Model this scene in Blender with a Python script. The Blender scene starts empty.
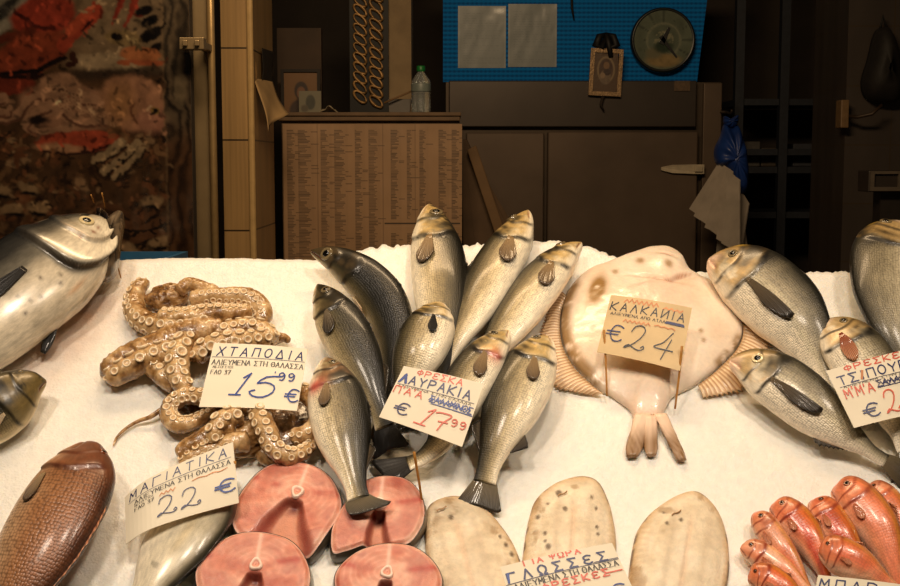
import bpy, math, random
import numpy as np
from mathutils import Vector, Matrix
random.seed(7); RNG = np.random.RandomState(7)
SC = bpy.context.scene
COL = SC.collection
PI = math.pi

# ------------------------------------------------------------------ camera model (900 x 586)
FPX = 1250.0; PITCH = math.radians(6.0); CAMZ = 1.45
THETA = math.radians(38.0)                      # slope of the ice bed
FWD = np.array([0, math.cos(PITCH), -math.sin(PITCH)])
UPV = np.array([0, math.sin(PITCH), math.cos(PITCH)])
CAM = np.array([0, 0, CAMZ])
def ray(px, py):
    return FWD + np.array([1., 0, 0]) * ((px - 450.) / FPX) + UPV * ((293. - py) / FPX)
_r = ray(450, 430); _r = _r / np.linalg.norm(_r)
ORG = CAM + _r * 1.75                           # a point of the ice bed
VX = np.array([1., 0, 0]); VV = np.array([0, math.cos(THETA), math.sin(THETA)]); VN = np.array([0, -math.sin(THETA), math.cos(THETA)])
def ice(px, py, h=0.0):
    """where the line of sight through a pixel meets the slope h metres above the ice: (u, v, w)"""
    d = ray(px, py)
    t = np.dot(ORG + VN * h - CAM, VN) / np.dot(d, VN)
    p = CAM + d * t - ORG
    return np.array([np.dot(p, VX), np.dot(p, VV), h])
def mpp(px, py):
    d = ray(px, py); t = np.dot(ORG - CAM, VN) / np.dot(d, VN)
    return t / FPX
def wpt(px, py, y):
    d = ray(px, py); t = (y - CAM[1]) / d[1]
    p = CAM + d * t
    return p
def ice2w(p):
    p = np.asarray(p, float)
    return ORG + p[..., 0:1] * VX + p[..., 1:2] * VV + p[..., 2:3] * VN

# ------------------------------------------------------------------ colour + noise
def lin(c):
    c = np.asarray(c, float) / 255.0
    return np.where(c <= 0.04045, c / 12.92, ((c + 0.055) / 1.055) ** 2.4)
def C4(r, g, b): return tuple(lin((r, g, b))) + (1.0,)
def hash3(ix, iy, iz, seed):
    h = (ix.astype(np.int64) * 374761393 + iy.astype(np.int64) * 668265263 + iz.astype(np.int64) * 2147483647 + seed * 974634777) & 0xffffffff
    h = ((h ^ (h >> 13)) * 1274126177) & 0xffffffff
    h = (h ^ (h >> 16)) & 0xffffffff
    return h / 4294967295.0
def vnoise(x, y, z=0.0, seed=0):
    x, y, z = np.broadcast_arrays(np.asarray(x, float), np.asarray(y, float), np.asarray(z, float))
    ix, iy, iz = np.floor(x), np.floor(y), np.floor(z)
    fx, fy, fz = x - ix, y - iy, z - iz
    fx, fy, fz = [f * f * (3 - 2 * f) for f in (fx, fy, fz)]
    out = 0
    for dx in (0, 1):
        for dy in (0, 1):
            for dz in (0, 1):
                w = (fx if dx else 1 - fx) * (fy if dy else 1 - fy) * (fz if dz else 1 - fz)
                out = out + w * hash3(ix + dx, iy + dy, iz + dz, seed)
    return out
def fbm(x, y, z=0.0, seed=0, o=3):
    a, s, t = 0.5, 0, 0
    for k in range(o):
        s = s + a * vnoise(np.asarray(x) * 2 ** k, np.asarray(y) * 2 ** k, np.asarray(z) * 2 ** k, seed + k); t += a; a *= .5
    return s / t
def sst(x, a, b):
    t = np.clip((np.asarray(x, float) - a) / (b - a), 0, 1)
    return t * t * (3 - 2 * t)
def mixc(c, d, m):
    m = np.asarray(m)[..., None]
    return c * (1 - m) + np.asarray(d) * m
def pchip(pts, x):
    xs = np.array([p[0] for p in pts], float); ys = np.array([p[1] for p in pts], float)
    h = np.diff(xs); d = np.diff(ys) / h
    m = np.zeros_like(ys); m[0] = d[0]; m[-1] = d[-1]
    for i in range(1, len(xs) - 1):
        if d[i - 1] * d[i] > 0:
            w1 = 2 * h[i] + h[i - 1]; w2 = h[i] + 2 * h[i - 1]
            m[i] = (w1 + w2) / (w1 / d[i - 1] + w2 / d[i])
    x = np.clip(np.asarray(x, float), xs[0], xs[-1])
    k = np.clip(np.searchsorted(xs, x, side='right') - 1, 0, len(xs) - 2)
    t = (x - xs[k]) / h[k]
    return ys[k] * (2 * t**3 - 3 * t**2 + 1) + h[k] * m[k] * (t**3 - 2 * t**2 + t) + ys[k + 1] * (-2 * t**3 + 3 * t**2) + h[k] * m[k + 1] * (t**3 - t**2)
def ramp(v, stops):
    xs = [s[0] for s in stops]; cs = np.array([lin(s[1]) for s in stops])
    return np.stack([np.interp(v, xs, cs[:, k]) for k in range(3)], -1)
def spline(pts, n=300, closed=False):
    P = np.array(pts, float); k = len(P)
    out = []
    if closed: Q = np.concatenate([P[-1:], P, P[:2]])
    else: Q = np.concatenate([2 * P[:1] - P[1:2], P, 2 * P[-1:] - P[-2:-1]])
    segs = k if closed else k - 1
    m = max(2, n // segs)
    for i in range(segs):
        a, b, c, d = Q[i], Q[i + 1], Q[i + 2], Q[i + 3]
        t = np.linspace(0, 1, m, endpoint=False)[:, None]
        out.append(.5 * ((2 * b) + (-a + c) * t + (2 * a - 5 * b + 4 * c - d) * t**2 + (-a + 3 * b - 3 * c + d) * t**3))
    if not closed: out.append(P[-1:])
    return np.concatenate(out)
def resample(P, n, closed=False):
    if closed: P = np.concatenate([P, P[:1]])
    L = np.concatenate([[0], np.cumsum(np.linalg.norm(np.diff(P, axis=0), axis=1))])
    q = np.linspace(0, L[-1], n, endpoint=not closed)
    return np.stack([np.interp(q, L, P[:, k]) for k in range(P.shape[1])], -1)

# ------------------------------------------------------------------ objects
def make(name, verts, faces, mats, parent=None, uv=None, col=None, smooth=True, fmat=None, solid=0.0, bevel=0.0):
    me = bpy.data.meshes.new(name)
    verts = np.asarray(verts, float)
    me.from_pydata([tuple(v) for v in verts], [], [tuple(int(i) for i in f) for f in faces])
    for m in (mats if isinstance(mats, (list, tuple)) else [mats]): me.materials.append(m)
    if smooth: me.polygons.foreach_set('use_smooth', [True] * len(me.polygons))
    if fmat is not None: me.polygons.foreach_set('material_index', [int(i) for i in fmat])
    if col is not None:
        c = np.ones((len(verts), 4)); col = np.asarray(col, float); c[:, :col.shape[1]] = col
        at = me.color_attributes.new('col', 'FLOAT_COLOR', 'POINT'); at.data.foreach_set('color', c.ravel())
    if uv is not None:
        ul = me.uv_layers.new(name='UVMap')
        li = np.zeros(len(me.loops), np.int32); me.loops.foreach_get('vertex_index', li)
        ul.data.foreach_set('uv', np.asarray(uv, float)[li].ravel())
    me.update()
    o = bpy.data.objects.new(name, me); COL.objects.link(o)
    if parent is not None: o.parent = parent
    if solid:
        md = o.modifiers.new('thickness', 'SOLIDIFY'); md.thickness = solid; md.offset = 0
    if bevel:
        md = o.modifiers.new('edges', 'BEVEL'); md.width = bevel; md.segments = 2; md.limit_method = 'ANGLE'
    return o
def tag(o, label=None, cat=None, group=None, kind=None):
    if label: o['label'] = label
    if cat: o['category'] = cat
    if group: o['group'] = group
    if kind: o['kind'] = kind
    return o
def root(name, loc, label, cat, group=None, rx=0.0):
    o = bpy.data.objects.new(name, None); o.empty_display_size = .02; COL.objects.link(o)
    o.location = tuple(loc); o.rotation_euler = (rx, 0, 0)
    return tag(o, label, cat, group)
class IceRoot:
    """an Empty lying on the slope; children take slope coordinates minus its base"""
    def __init__(s, name, base, label, cat, group=None):
        s.base = np.array([base[0], base[1], 0.0])
        s.o = root(name, ice2w(s.base), label, cat, group, THETA)
    def part(s, name, verts, faces, mats, **k):
        return make(name, np.asarray(verts) - s.base, faces, mats, s.o, **k)
def gridfaces(n, m, cu=False, cv=False):
    """n rows x m columns"""
    f = []
    for i in range(n if cu else n - 1):
        for j in range(m if cv else m - 1):
            a = i * m + j; b = i * m + (j + 1) % m; c = ((i + 1) % n) * m + (j + 1) % m; d = ((i + 1) % n) * m + j
            f.append((a, d, c, b))
    return f
def boxvf(x0, y0, z0, x1, y1, z1):
    v = [(x0,y0,z0),(x1,y0,z0),(x1,y1,z0),(x0,y1,z0),(x0,y0,z1),(x1,y0,z1),(x1,y1,z1),(x0,y1,z1)]
    f = [(0,3,2,1),(4,5,6,7),(0,1,5,4),(1,2,6,5),(2,3,7,6),(3,0,4,7)]
    return v, f
class MB:
    def __init__(s): s.v = []; s.f = []; s.m = []
    def add(s, v, f, m=0):
        n = len(s.v); s.v += [tuple(p) for p in v]; s.f += [tuple(i + n for i in q) for q in f]; s.m += [m] * len(f)
        return s
    def box(s, a, b, m=0):
        v, f = boxvf(min(a[0],b[0]),min(a[1],b[1]),min(a[2],b[2]),max(a[0],b[0]),max(a[1],b[1]),max(a[2],b[2])); return s.add(v, f, m)
    def tube(s, pts, r, n=10, m=0):
        v, f = tubevf(pts, r, n); return s.add(v, f, m)
    def lathe(s, prof, c, axis='z', n=28, m=0):
        v = []; k = len(prof)
        for i, (r, z) in enumerate(prof):
            for j in range(n):
                a = 2 * PI * j / n
                p = (r * math.cos(a), r * math.sin(a), z) if axis == 'z' else (r * math.cos(a), z, r * math.sin(a))
                v.append((c[0] + p[0], c[1] + p[1], c[2] + p[2]))
        f = [(a, b, c2, d) for (a, d, c2, b) in gridfaces(k, n, False, True)]
        f += [tuple(range(n - 1, -1, -1)), tuple(range((k - 1) * n, k * n))]
        return s.add(v, f, m)
    def build(s, name, mats, parent=None, **k):
        off = np.array(parent.location) if parent is not None else np.zeros(3)
        return make(name, np.array(s.v) - off, s.f, mats, parent, fmat=s.m, **k)
def tubevf(pts, r, n=10):
    P = np.array(pts, float); k = len(P)
    R = np.full(k, r) if np.isscalar(r) else np.asarray(r, float)
    T = np.gradient(P, axis=0); T /= np.linalg.norm(T, axis=1)[:, None] + 1e-12
    ref = np.array([0.13, .21, 1.]) if abs(T[0][2]) < .9 else np.array([1., .1, 0])
    v = []
    A = np.cross(T[0], ref); A /= np.linalg.norm(A)
    for i in range(k):
        A = A - T[i] * np.dot(A, T[i]); A /= np.linalg.norm(A) + 1e-12
        B = np.cross(T[i], A)
        for j in range(n):
            a = 2 * PI * j / n
            v.append(P[i] + R[i] * (math.cos(a) * A + math.sin(a) * B))
    f = gridfaces(k, n, False, True)
    f += [tuple(range(n)), tuple(range(k * n - 1, (k - 1) * n - 1, -1))]
    return v, f

# ------------------------------------------------------------------ materials
def newmat(name):
    m = bpy.data.materials.new(name); m.use_nodes = True
    return m, m.node_tree, m.node_tree.nodes['Principled BSDF']
def plain(name, c, rough=.5, metal=0.0, var=0.15, nscale=40., bump=0.0, bscale=200., coat=0.0, trans=0.0, spec=.5):
    m, nt, b = newmat(name); N = nt.nodes; Lk = nt.links
    b.inputs['Roughness'].default_value = rough; b.inputs['Metallic'].default_value = metal
    b.inputs['Coat Weight'].default_value = coat; b.inputs['Transmission Weight'].default_value = trans
    b.inputs['Specular IOR Level'].default_value = spec
    co = N.new('ShaderNodeTexCoord')
    if var:
        no = N.new('ShaderNodeTexNoise'); no.inputs['Scale'].default_value = nscale; no.inputs['Detail'].default_value = 4
        Lk.new(co.outputs['Object'], no.inputs['Vector'])
        r = N.new('ShaderNodeValToRGB'); r.color_ramp.elements[0].position = .3; r.color_ramp.elements[1].position = .7
        l = lin(c); r.color_ramp.elements[0].color = tuple(l * (1 - var)) + (1,); r.color_ramp.elements[1].color = tuple(np.minimum(l * (1 + var), 1)) + (1,)
        Lk.new(no.outputs['Fac'], r.inputs['Fac']); Lk.new(r.outputs['Color'], b.inputs['Base Color'])
    else: b.inputs['Base Color'].default_value = C4(*c)
    if bump:
        n2 = N.new('ShaderNodeTexNoise'); n2.inputs['Scale'].default_value = bscale; n2.inputs['Detail'].default_value = 3
        Lk.new(co.outputs['Object'], n2.inputs['Vector'])
        bp = N.new('ShaderNodeBump'); bp.inputs['Strength'].default_value = bump; bp.inputs['Distance'].default_value = .002
        Lk.new(n2.outputs['Fac'], bp.inputs['Height']); Lk.new(bp.outputs['Normal'], b.inputs['Normal'])
    return m
def vcol(name, rough=.35, coat=0.0, spec=.5, bump=0.0, bscale=300., metal=0., sss=0.0, var=0.0, vscale=300.):
    m, nt, b = newmat(name); N = nt.nodes; Lk = nt.links
    a = N.new('ShaderNodeAttribute'); a.attribute_name = 'col'
    b.inputs['Roughness'].default_value = rough; b.inputs['Coat Weight'].default_value = coat; b.inputs['Coat Roughness'].default_value = .12
    b.inputs['Specular IOR Level'].default_value = spec; b.inputs['Metallic'].default_value = metal
    co = N.new('ShaderNodeTexCoord'); out = a.outputs['Color']
    if var:
        n3 = N.new('ShaderNodeTexNoise'); n3.inputs['Scale'].default_value = vscale; n3.inputs['Detail'].default_value = 4
        Lk.new(co.outputs['Object'], n3.inputs['Vector'])
        mr = N.new('ShaderNodeMapRange'); mr.inputs[1].default_value = .3; mr.inputs[2].default_value = .7; mr.inputs[3].default_value = 1 - var; mr.inputs[4].default_value = 1 + var
        Lk.new(n3.outputs['Fac'], mr.inputs[0])
        mx = N.new('ShaderNodeVectorMath'); mx.operation = 'SCALE'
        Lk.new(out, mx.inputs[0]); Lk.new(mr.outputs[0], mx.inputs['Scale']); out = mx.outputs[0]
    Lk.new(out, b.inputs['Base Color'])
    if sss:
        b.inputs['Subsurface Weight'].default_value = sss; b.inputs['Subsurface Radius'].default_value = (1, .5, .3); b.inputs['Subsurface Scale'].default_value = .006
    if bump:
        n2 = N.new('ShaderNodeTexNoise'); n2.inputs['Scale'].default_value = bscale; n2.inputs['Detail'].default_value = 4
        Lk.new(co.outputs['Object'], n2.inputs['Vector'])
        bp = N.new('ShaderNodeBump'); bp.inputs['Strength'].default_value = bump; bp.inputs['Distance'].default_value = .0015
        Lk.new(n2.outputs['Fac'], bp.inputs['Height']); Lk.new(bp.outputs['Normal'], b.inputs['Normal'])
    return m
def fishskin(name, size, dark=.45, rough=.3, coat=.35, bump=.5, metal=.15):
    """colour per vertex; scale pattern from UV (metres); the colour's alpha says where scales grow"""
    m, nt, b = newmat(name); N = nt.nodes; Lk = nt.links
    a = N.new('ShaderNodeAttribute'); a.attribute_name = 'col'
    uv = N.new('ShaderNodeUVMap'); uv.uv_map = 'UVMap'
    mp = N.new('ShaderNodeMapping'); mp.inputs['Scale'].default_value = (1 / size, 1 / size, 1)
    Lk.new(uv.outputs['UV'], mp.inputs['Vector'])
    vo = N.new('ShaderNodeTexVoronoi'); vo.voronoi_dimensions = '2D'; vo.inputs['Scale'].default_value = 1; vo.inputs['Randomness'].default_value = .45
    Lk.new(mp.outputs['Vector'], vo.inputs['Vector'])
    rg = N.new('ShaderNodeMapRange'); rg.inputs[1].default_value = .25; rg.inputs[2].default_value = .65; rg.inputs[3].default_value = 0; rg.inputs[4].default_value = 1
    Lk.new(vo.outputs['Distance'], rg.inputs[0])
    mu = N.new('ShaderNodeMath'); mu.operation = 'MULTIPLY'; Lk.new(rg.outputs[0], mu.inputs[0]); Lk.new(a.outputs['Alpha'], mu.inputs[1])
    no = N.new('ShaderNodeTexNoise'); no.inputs['Scale'].default_value = 14 ; no.inputs['Detail'].default_value = 5; no.inputs['Roughness'].default_value = .7
    mp2 = N.new('ShaderNodeMapping'); mp2.inputs['Scale'].default_value = (4, 9, 1); Lk.new(uv.outputs['UV'], mp2.inputs['Vector']); Lk.new(mp2.outputs['Vector'], no.inputs['Vector'])
    k = N.new('ShaderNodeMath'); k.operation = 'MULTIPLY_ADD'; k.inputs[1].default_value = -dark; k.inputs[2].default_value = 1.0 + dark * .25
    Lk.new(mu.outputs[0], k.inputs[0])
    mr = N.new('ShaderNodeMapRange'); mr.inputs[1].default_value = .3; mr.inputs[2].default_value = .7; mr.inputs[3].default_value = .72; mr.inputs[4].default_value = 1.22
    Lk.new(no.outputs['Fac'], mr.inputs[0])
    k2 = N.new('ShaderNodeMath'); k2.operation = 'MULTIPLY'; Lk.new(k.outputs[0], k2.inputs[0]); Lk.new(mr.outputs[0], k2.inputs[1])
    sc = N.new('ShaderNodeVectorMath'); sc.operation = 'SCALE'; Lk.new(a.outputs['Color'], sc.inputs[0]); Lk.new(k2.outputs[0], sc.inputs['Scale'])
    Lk.new(sc.outputs[0], b.inputs['Base Color'])
    bp = N.new('ShaderNodeBump'); bp.inputs['Strength'].default_value = bump; bp.inputs['Distance'].default_value = size * .25; bp.invert = True
    Lk.new(mu.outputs[0], bp.inputs['Height']); Lk.new(bp.outputs['Normal'], b.inputs['Normal'])
    b.inputs['Roughness'].default_value = rough; b.inputs['Metallic'].default_value = metal
    b.inputs['Coat Weight'].default_value = coat; b.inputs['Coat Roughness'].default_value = .15
    return m
def finmat(name, c, tip, rough=.4):
    m, nt, b = newmat(name); N = nt.nodes; Lk = nt.links
    uv = N.new('ShaderNodeUVMap'); uv.uv_map = 'UVMap'
    w = N.new('ShaderNodeTexWave'); w.bands_direction = 'X'; w.inputs['Scale'].default_value = 5.0; w.inputs['Distortion'].default_value = .6
    Lk.new(uv.outputs['UV'], w.inputs['Vector'])
    sx = N.new('ShaderNodeSeparateXYZ'); Lk.new(uv.outputs['UV'], sx.inputs[0])
    m1 = N.new('ShaderNodeMix'); m1.data_type = 'RGBA'; m1.inputs['A'].default_value = C4(*c); m1.inputs['B'].default_value = C4(*tip); Lk.new(sx.outputs['Y'], m1.inputs['Factor'])
    mr = N.new('ShaderNodeMapRange'); mr.inputs[3].default_value = .45; mr.inputs[4].default_value = 1.25; Lk.new(w.outputs['Fac'], mr.inputs[0])
    sc = N.new('ShaderNodeVectorMath'); sc.operation = 'SCALE'; Lk.new(m1.outputs['Result'], sc.inputs[0]); Lk.new(mr.outputs[0], sc.inputs['Scale'])
    Lk.new(sc.outputs[0], b.inputs['Base Color'])
    bp = N.new('ShaderNodeBump'); bp.inputs['Strength'].default_value = .5; bp.inputs['Distance'].default_value = .001
    Lk.new(w.outputs['Fac'], bp.inputs['Height']); Lk.new(bp.outputs['Normal'], b.inputs['Normal'])
    b.inputs['Roughness'].default_value = rough; b.inputs['Coat Weight'].default_value = .3
    return m
# ------------------------------------------------------------------ fish
PROF = {
 'bass': dict(top=[(0,.06),(.02,.17),(.06,.36),(.12,.58),(.2,.78),(.3,.95),(.4,1),(.55,.95),(.7,.74),(.85,.46),(.95,.36),(1,.37)],
              bot=[(0,.06),(.02,.2),(.06,.38),(.12,.56),(.2,.76),(.3,.94),(.42,1),(.55,.95),(.7,.72),(.85,.42),(.95,.33),(1,.35)],
              th=[(0,.10),(.03,.32),(.1,.64),(.2,.9),(.3,1),(.45,1),(.6,.85),(.75,.58),(.9,.3),(1,.15)]),
 'bream': dict(top=[(0,.1),(.02,.26),(.06,.48),(.12,.74),(.2,.92),(.32,1),(.48,.96),(.65,.75),(.8,.46),(.92,.24),(1,.22)],
              bot=[(0,.1),(.02,.28),(.06,.46),(.13,.66),(.25,.88),(.38,.95),(.5,.92),(.65,.72),(.8,.42),(.92,.22),(1,.22)],
              th=[(0,.14),(.03,.4),(.1,.7),(.2,.95),(.3,1),(.45,.95),(.6,.8),(.75,.52),(.9,.25),(1,.12)]),
 'mullet': dict(top=[(0,.2),(.02,.45),(.06,.75),(.12,.93),(.25,1),(.45,.92),(.7,.6),(.88,.34),(1,.26)],
              bot=[(0,.2),(.02,.4),(.07,.66),(.15,.86),(.3,1),(.5,.9),(.75,.52),(.9,.3),(1,.26)],
              th=[(0,.2),(.04,.55),(.1,.8),(.25,1),(.45,.95),(.65,.7),(.85,.38),(1,.15)]),
 'jack': dict(top=[(0,.1),(.02,.24),(.07,.46),(.14,.7),(.24,.9),(.36,1),(.6,.95),(.8,.7),(1,.4)],
              bot=[(0,.1),(.02,.26),(.07,.46),(.14,.66),(.24,.86),(.36,1),(.6,.95),(.8,.7),(1,.4)],
              th=[(0,.1),(.05,.45),(.12,.75),(.25,1),(.5,1),(.8,.7),(1,.3)]),
}
def gillcurve(v, g): return g - .10 * (1.7 * (v - .50)) ** 2 + .006 * np.sin(v * 17)
class Fish:
    def __init__(s, spec, line, W, thick, dors, roll=0.0, gill=.25, nr=120, na=60, bulge=.05, mouth=.62, gfn=None, g2fn=None):
        """line: pixels + height of the spine, snout to tail root; W: body depth in pixels; dors: which way the back faces in the photo"""
        P = np.array([ice(p[0], p[1], p[2]) for p in line])
        s.P = resample(spline(P, 240), 400)
        s.L = np.sum(np.linalg.norm(np.diff(s.P, axis=0), axis=1))
        mid = line[len(line) // 2]
        s.H = W * mpp(mid[0], mid[1]); s.Tk = thick * s.H
        s.prof = PROF[spec]; s.roll = math.radians(roll); s.gill = gill; s.bulge = bulge; s.mouth = mouth
        s.gfn = gfn or (lambda v: gillcurve(v, s.gill)); s.g2fn = g2fn or (lambda v: gillcurve(v, s.gill * .62) - .01)
        T = np.gradient(s.P, axis=0); T /= np.linalg.norm(T, axis=1)[:, None]
        for _ in range(30): T[1:-1] = (T[:-2] + T[1:-1] * 2 + T[2:]) / 4
        T /= np.linalg.norm(T, axis=1)[:, None]; s.T = T
        D = np.cross(np.array([0, 0, 1.]), T); D /= np.linalg.norm(D, axis=1)[:, None]
        dd = np.array([dors[0], -dors[1] / .75, 0])           # photo direction -> slope direction
        k = len(D) // 2
        if np.dot(D[k], dd) < 0: D = -D
        Nn = np.array([0, 0, 1.]) - T * T[:, 2:3]; Nn /= np.linalg.norm(Nn, axis=1)[:, None]
        c, q = math.cos(s.roll), math.sin(s.roll)
        s.D = D * c + Nn * q; s.N = Nn * c - D * q
        s.nr, s.na = nr, na
    def _at(s, A, u):
        x = np.clip(u, 0, 1) * (len(A) - 1); i = np.clip(np.floor(x).astype(int), 0, len(A) - 2); f = (x - i)[..., None]
        return A[i] * (1 - f) + A[i + 1] * f
    def pt(s, u, phi, off=0.0):
        u, phi = np.broadcast_arrays(np.asarray(u, float), np.asarray(phi, float))
        c = s._at(s.P, u); D = s._at(s.D, u); Nn = s._at(s.N, u)
        t = pchip(s.prof['top'], u); b = pchip(s.prof['bot'], u); w = pchip(s.prof['th'], u)
        cs, sn = np.cos(phi), np.sin(phi)
        y = np.where(cs > 0, t, b) * np.sign(cs) * np.abs(cs) ** 1.0 * s.H / 2
        z = w * np.sign(sn) * np.abs(sn) ** .9 * s.Tk / 2
        v = np.abs(np.arctan2(sn, cs)) / PI
        # gill cover: a plate that stands proud and drops behind its edge; a second, softer plate in front; the mouth cleft
        g = s.gfn(v); band = sst(v, .12, .25) * (1 - sst(v, .88, .98))
        dz = s.bulge * band * (sst(u, g - .10, g - .004) * (1 - sst(u, g, g + .012)))
        g2 = s.g2fn(v)
        dz = dz + s.bulge * .5 * band * (sst(u, g2 - .05, g2 - .004) * (1 - sst(u, g2, g2 + .012)))
        mv = s.mouth + 1.2 * u
        dz = dz - .07 * np.exp(-((v - mv) / .035) ** 2) * (1 - sst(u, .07, .10)) * sst(u, .004, .015)
        off = off + dz * s.Tk
        n = (D * (cs / np.maximum(t, .2))[..., None] * .5 + Nn * (sn / np.maximum(w, .2))[..., None]); n /= np.linalg.norm(n, axis=-1)[..., None] + 1e-9
        return c + D * y[..., None] + Nn * z[..., None] + n * np.asarray(off)[..., None]
    def build(s, name, label, cat, group, colfn, skin, fins, eye=(.11, .38, .024), mats=None, finspec=None):
        a = 1.35
        U = np.linspace(0, 1, s.nr) ** a
        PH = np.linspace(0, 2 * PI, s.na, endpoint=False)
        uu, pp = np.meshgrid(U, PH, indexing='ij')
        V = s.pt(uu, pp).reshape(-1, 3)
        v = (np.abs(np.arctan2(np.sin(pp), np.cos(pp))) / PI)
        col = colfn(s, uu, v, V.reshape(s.nr, s.na, 3)).reshape(-1, 4)
        f = gridfaces(s.nr, s.na, False, True)
        flip = np.dot(np.cross(s.D[200], s.N[200]), s.T[200]) > 0
        f += [tuple(range(s.na)), tuple(range((s.nr - 1) * s.na, s.nr * s.na))[::-1]]
        if flip: f = [q[::-1] for q in f]
        uv = np.stack([uu * s.L, np.where(pp > PI, pp - 2 * PI, pp) * s.H * .42], -1).reshape(-1, 2)
        base = s.P[len(s.P) // 2]
        R = IceRoot(name, base, label, cat, group)
        s.R = R; R.part('body', V, f, skin, uv=uv, col=col)
        # eye
        if eye:
            se, ve, re = eye[:3]; ph = ve * PI
            e = s.pt(se, ph); d1 = s.pt(se + .01, ph) - s.pt(se - .01, ph); d2 = s.pt(se, ph + .1) - s.pt(se, ph - .1)
            n = np.cross(d1, d2); n /= np.linalg.norm(n)
            if np.dot(n, s.N[0]) < 0: n = -n
            d1 /= np.linalg.norm(d1); d2 = np.cross(n, d1); r = re * s.L
            def disc(rr, prof):
                vv = []; m = 20
                for (q, h) in prof:
                    for j in range(m):
                        t = 2 * PI * j / m; vv.append(e + (d1 * math.cos(t) + d2 * math.sin(t)) * q * rr + n * h * rr)
                ff = gridfaces(len(prof), m, False, True) + [tuple(range((len(prof) - 1) * m, len(prof) * m))]
                return vv, ff
            vv, ff = disc(r, [(1.12, -.5), (1.1, .1), (1.0, .22), (.86, .16), (.6, .2), (.3, .23)])
            em = eye[3] if len(eye) > 3 else 0
            ey = R.part('eye', vv, ff, [M['eye_iris'], M['eye_gold'], M['eye_red']][em])
            vv, ff = disc(r * .62, [(1, .1), (.98, .36), (.7, .52), (.35, .6), (.1, .62)])
            pu = R.part('pupil', vv, ff, M['eye_pupil']); pu.parent = ey
        for fs in fins: s.fin(R, *fs)
        return R
    def fin(s, R, kind, mat, **k):
        if kind == 'tail':
            ln = k.get('len', .2) * s.L; sp = math.radians(k.get('spread', 28)); fork = k.get('fork', .35); bend = k.get('bend', 0.0); droop = k.get('droop', 0.0); twist = math.radians(k.get('twist', 0))
            c, T, D, Nn = s.P[-1], s.T[-1], s.D[-1], s.N[-1]
            Dt = D * math.cos(twist) + Nn * math.sin(twist); Nt = Nn * math.cos(twist) - D * math.sin(twist)
            ph = pchip(s.prof['top'], 1) * s.H / 2
            nr, nq = 12, 33; V = []; UV = []
            for i in range(nr):
                r = i / (nr - 1)
                for j in range(nq):
                    q = -1 + 2 * j / (nq - 1); al = q * sp
                    lj = ln * (1 - fork * (1 - abs(q) ** 1.3)) * (1 - .10 * max(0, abs(q) - .85) / .15)
                    Dm = D * (1 - r) + Dt * r; Nm = Nn * (1 - r) + Nt * r
                    p = c - T * .02 * s.L * (1 - r) + Dm * q * ph * .92 + (T * math.cos(al) + Dm * math.sin(al)) * lj * r
                    p = p + Nm * (bend * ln * r * r + .006 * ln * math.sin(q * 22) * r + .05 * ln * math.sin(q * 3 + 1) * r) + D * (k.get('side', 0) * ln * r * r)
                    p[2] -= droop * ln * r * r
                    V.append(p); UV.append((j / (nq - 1) * 1.6, r))
            R.part('tail_fin', V, gridfaces(nr, nq), mat, uv=UV, solid=.0016)
        elif kind in ('dorsal', 'anal'):
            a, b = k.get('span', (.35, .6)); h = k.get('h', .3) * s.H; lean = k.get('lean', .5); lay = k.get('lay', 0.0)
            sg = 1 if kind == 'dorsal' else -1; ph0 = 0 if sg > 0 else PI
            n, m = 37, 7; V = []; UV = []
            spines = k.get('spines', True)
            for i in range(n):
                t = i / (n - 1); u = a + (b - a) * t
                hh = h * (min(1, t / .18 + .15) * (1 - .75 * max(0, t - .2) / .8)) * (1 - (.28 * abs(math.sin(t * PI * 9)) if spines else 0))
                base = s.pt(u, ph0, -.004 * 1.0); D = s._at(s.D, np.array(u)) * sg; T = s._at(s.T, np.array(u)); Nn = s._at(s.N, np.array(u))
                for j in range(m):
                    r = j / (m - 1)
                    V.append(base + (D * math.cos(lay * r) + Nn * math.sin(lay * r) * 1.0 + T * lean * r) * hh * r)
                    UV.append((t * 1.4, r))
            R.part(kind + '_fin', V, gridfaces(n, m), mat, uv=UV, solid=.0012)
        elif kind in ('pectoral', 'pelvic'):
            u0, v0 = k.get('at', (.29, .58) if kind == 'pectoral' else (.34, .9)); ln = k.get('len', .16) * s.L; ang = math.radians(k.get('ang', 12)); sp = math.radians(k.get('spread', 16)); lift = k.get('lift', .12)
            root0 = k.get('root', .012) * s.L
            n, m = 12, 15; V = []; UV = []
            per = s.H * .5 * PI * .5
            for i in range(n):
                r = i / (n - 1)
                for j in range(m):
                    q = -1 + 2 * j / (m - 1); al = ang + q * sp
                    lj = ln * (1 - k.get('round', .35) * abs(q) ** 2 * r - k.get('skew', .0) * q * r)
                    du = lj * r * math.cos(al); dv = q * root0 + lj * r * math.sin(al)
                    u = u0 + du / s.L; ph = (v0 + dv / (per * 2)) * PI
                    V.append(s.pt(min(u, 1.0), ph, .0022 + lift * ln * r + .012 * ln * math.sin(q * 14) * r)); UV.append((j / (m - 1) * .8, r))
            R.part(kind + '_fin', V, gridfaces(n, m), mat, uv=UV, solid=.0014)

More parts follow.
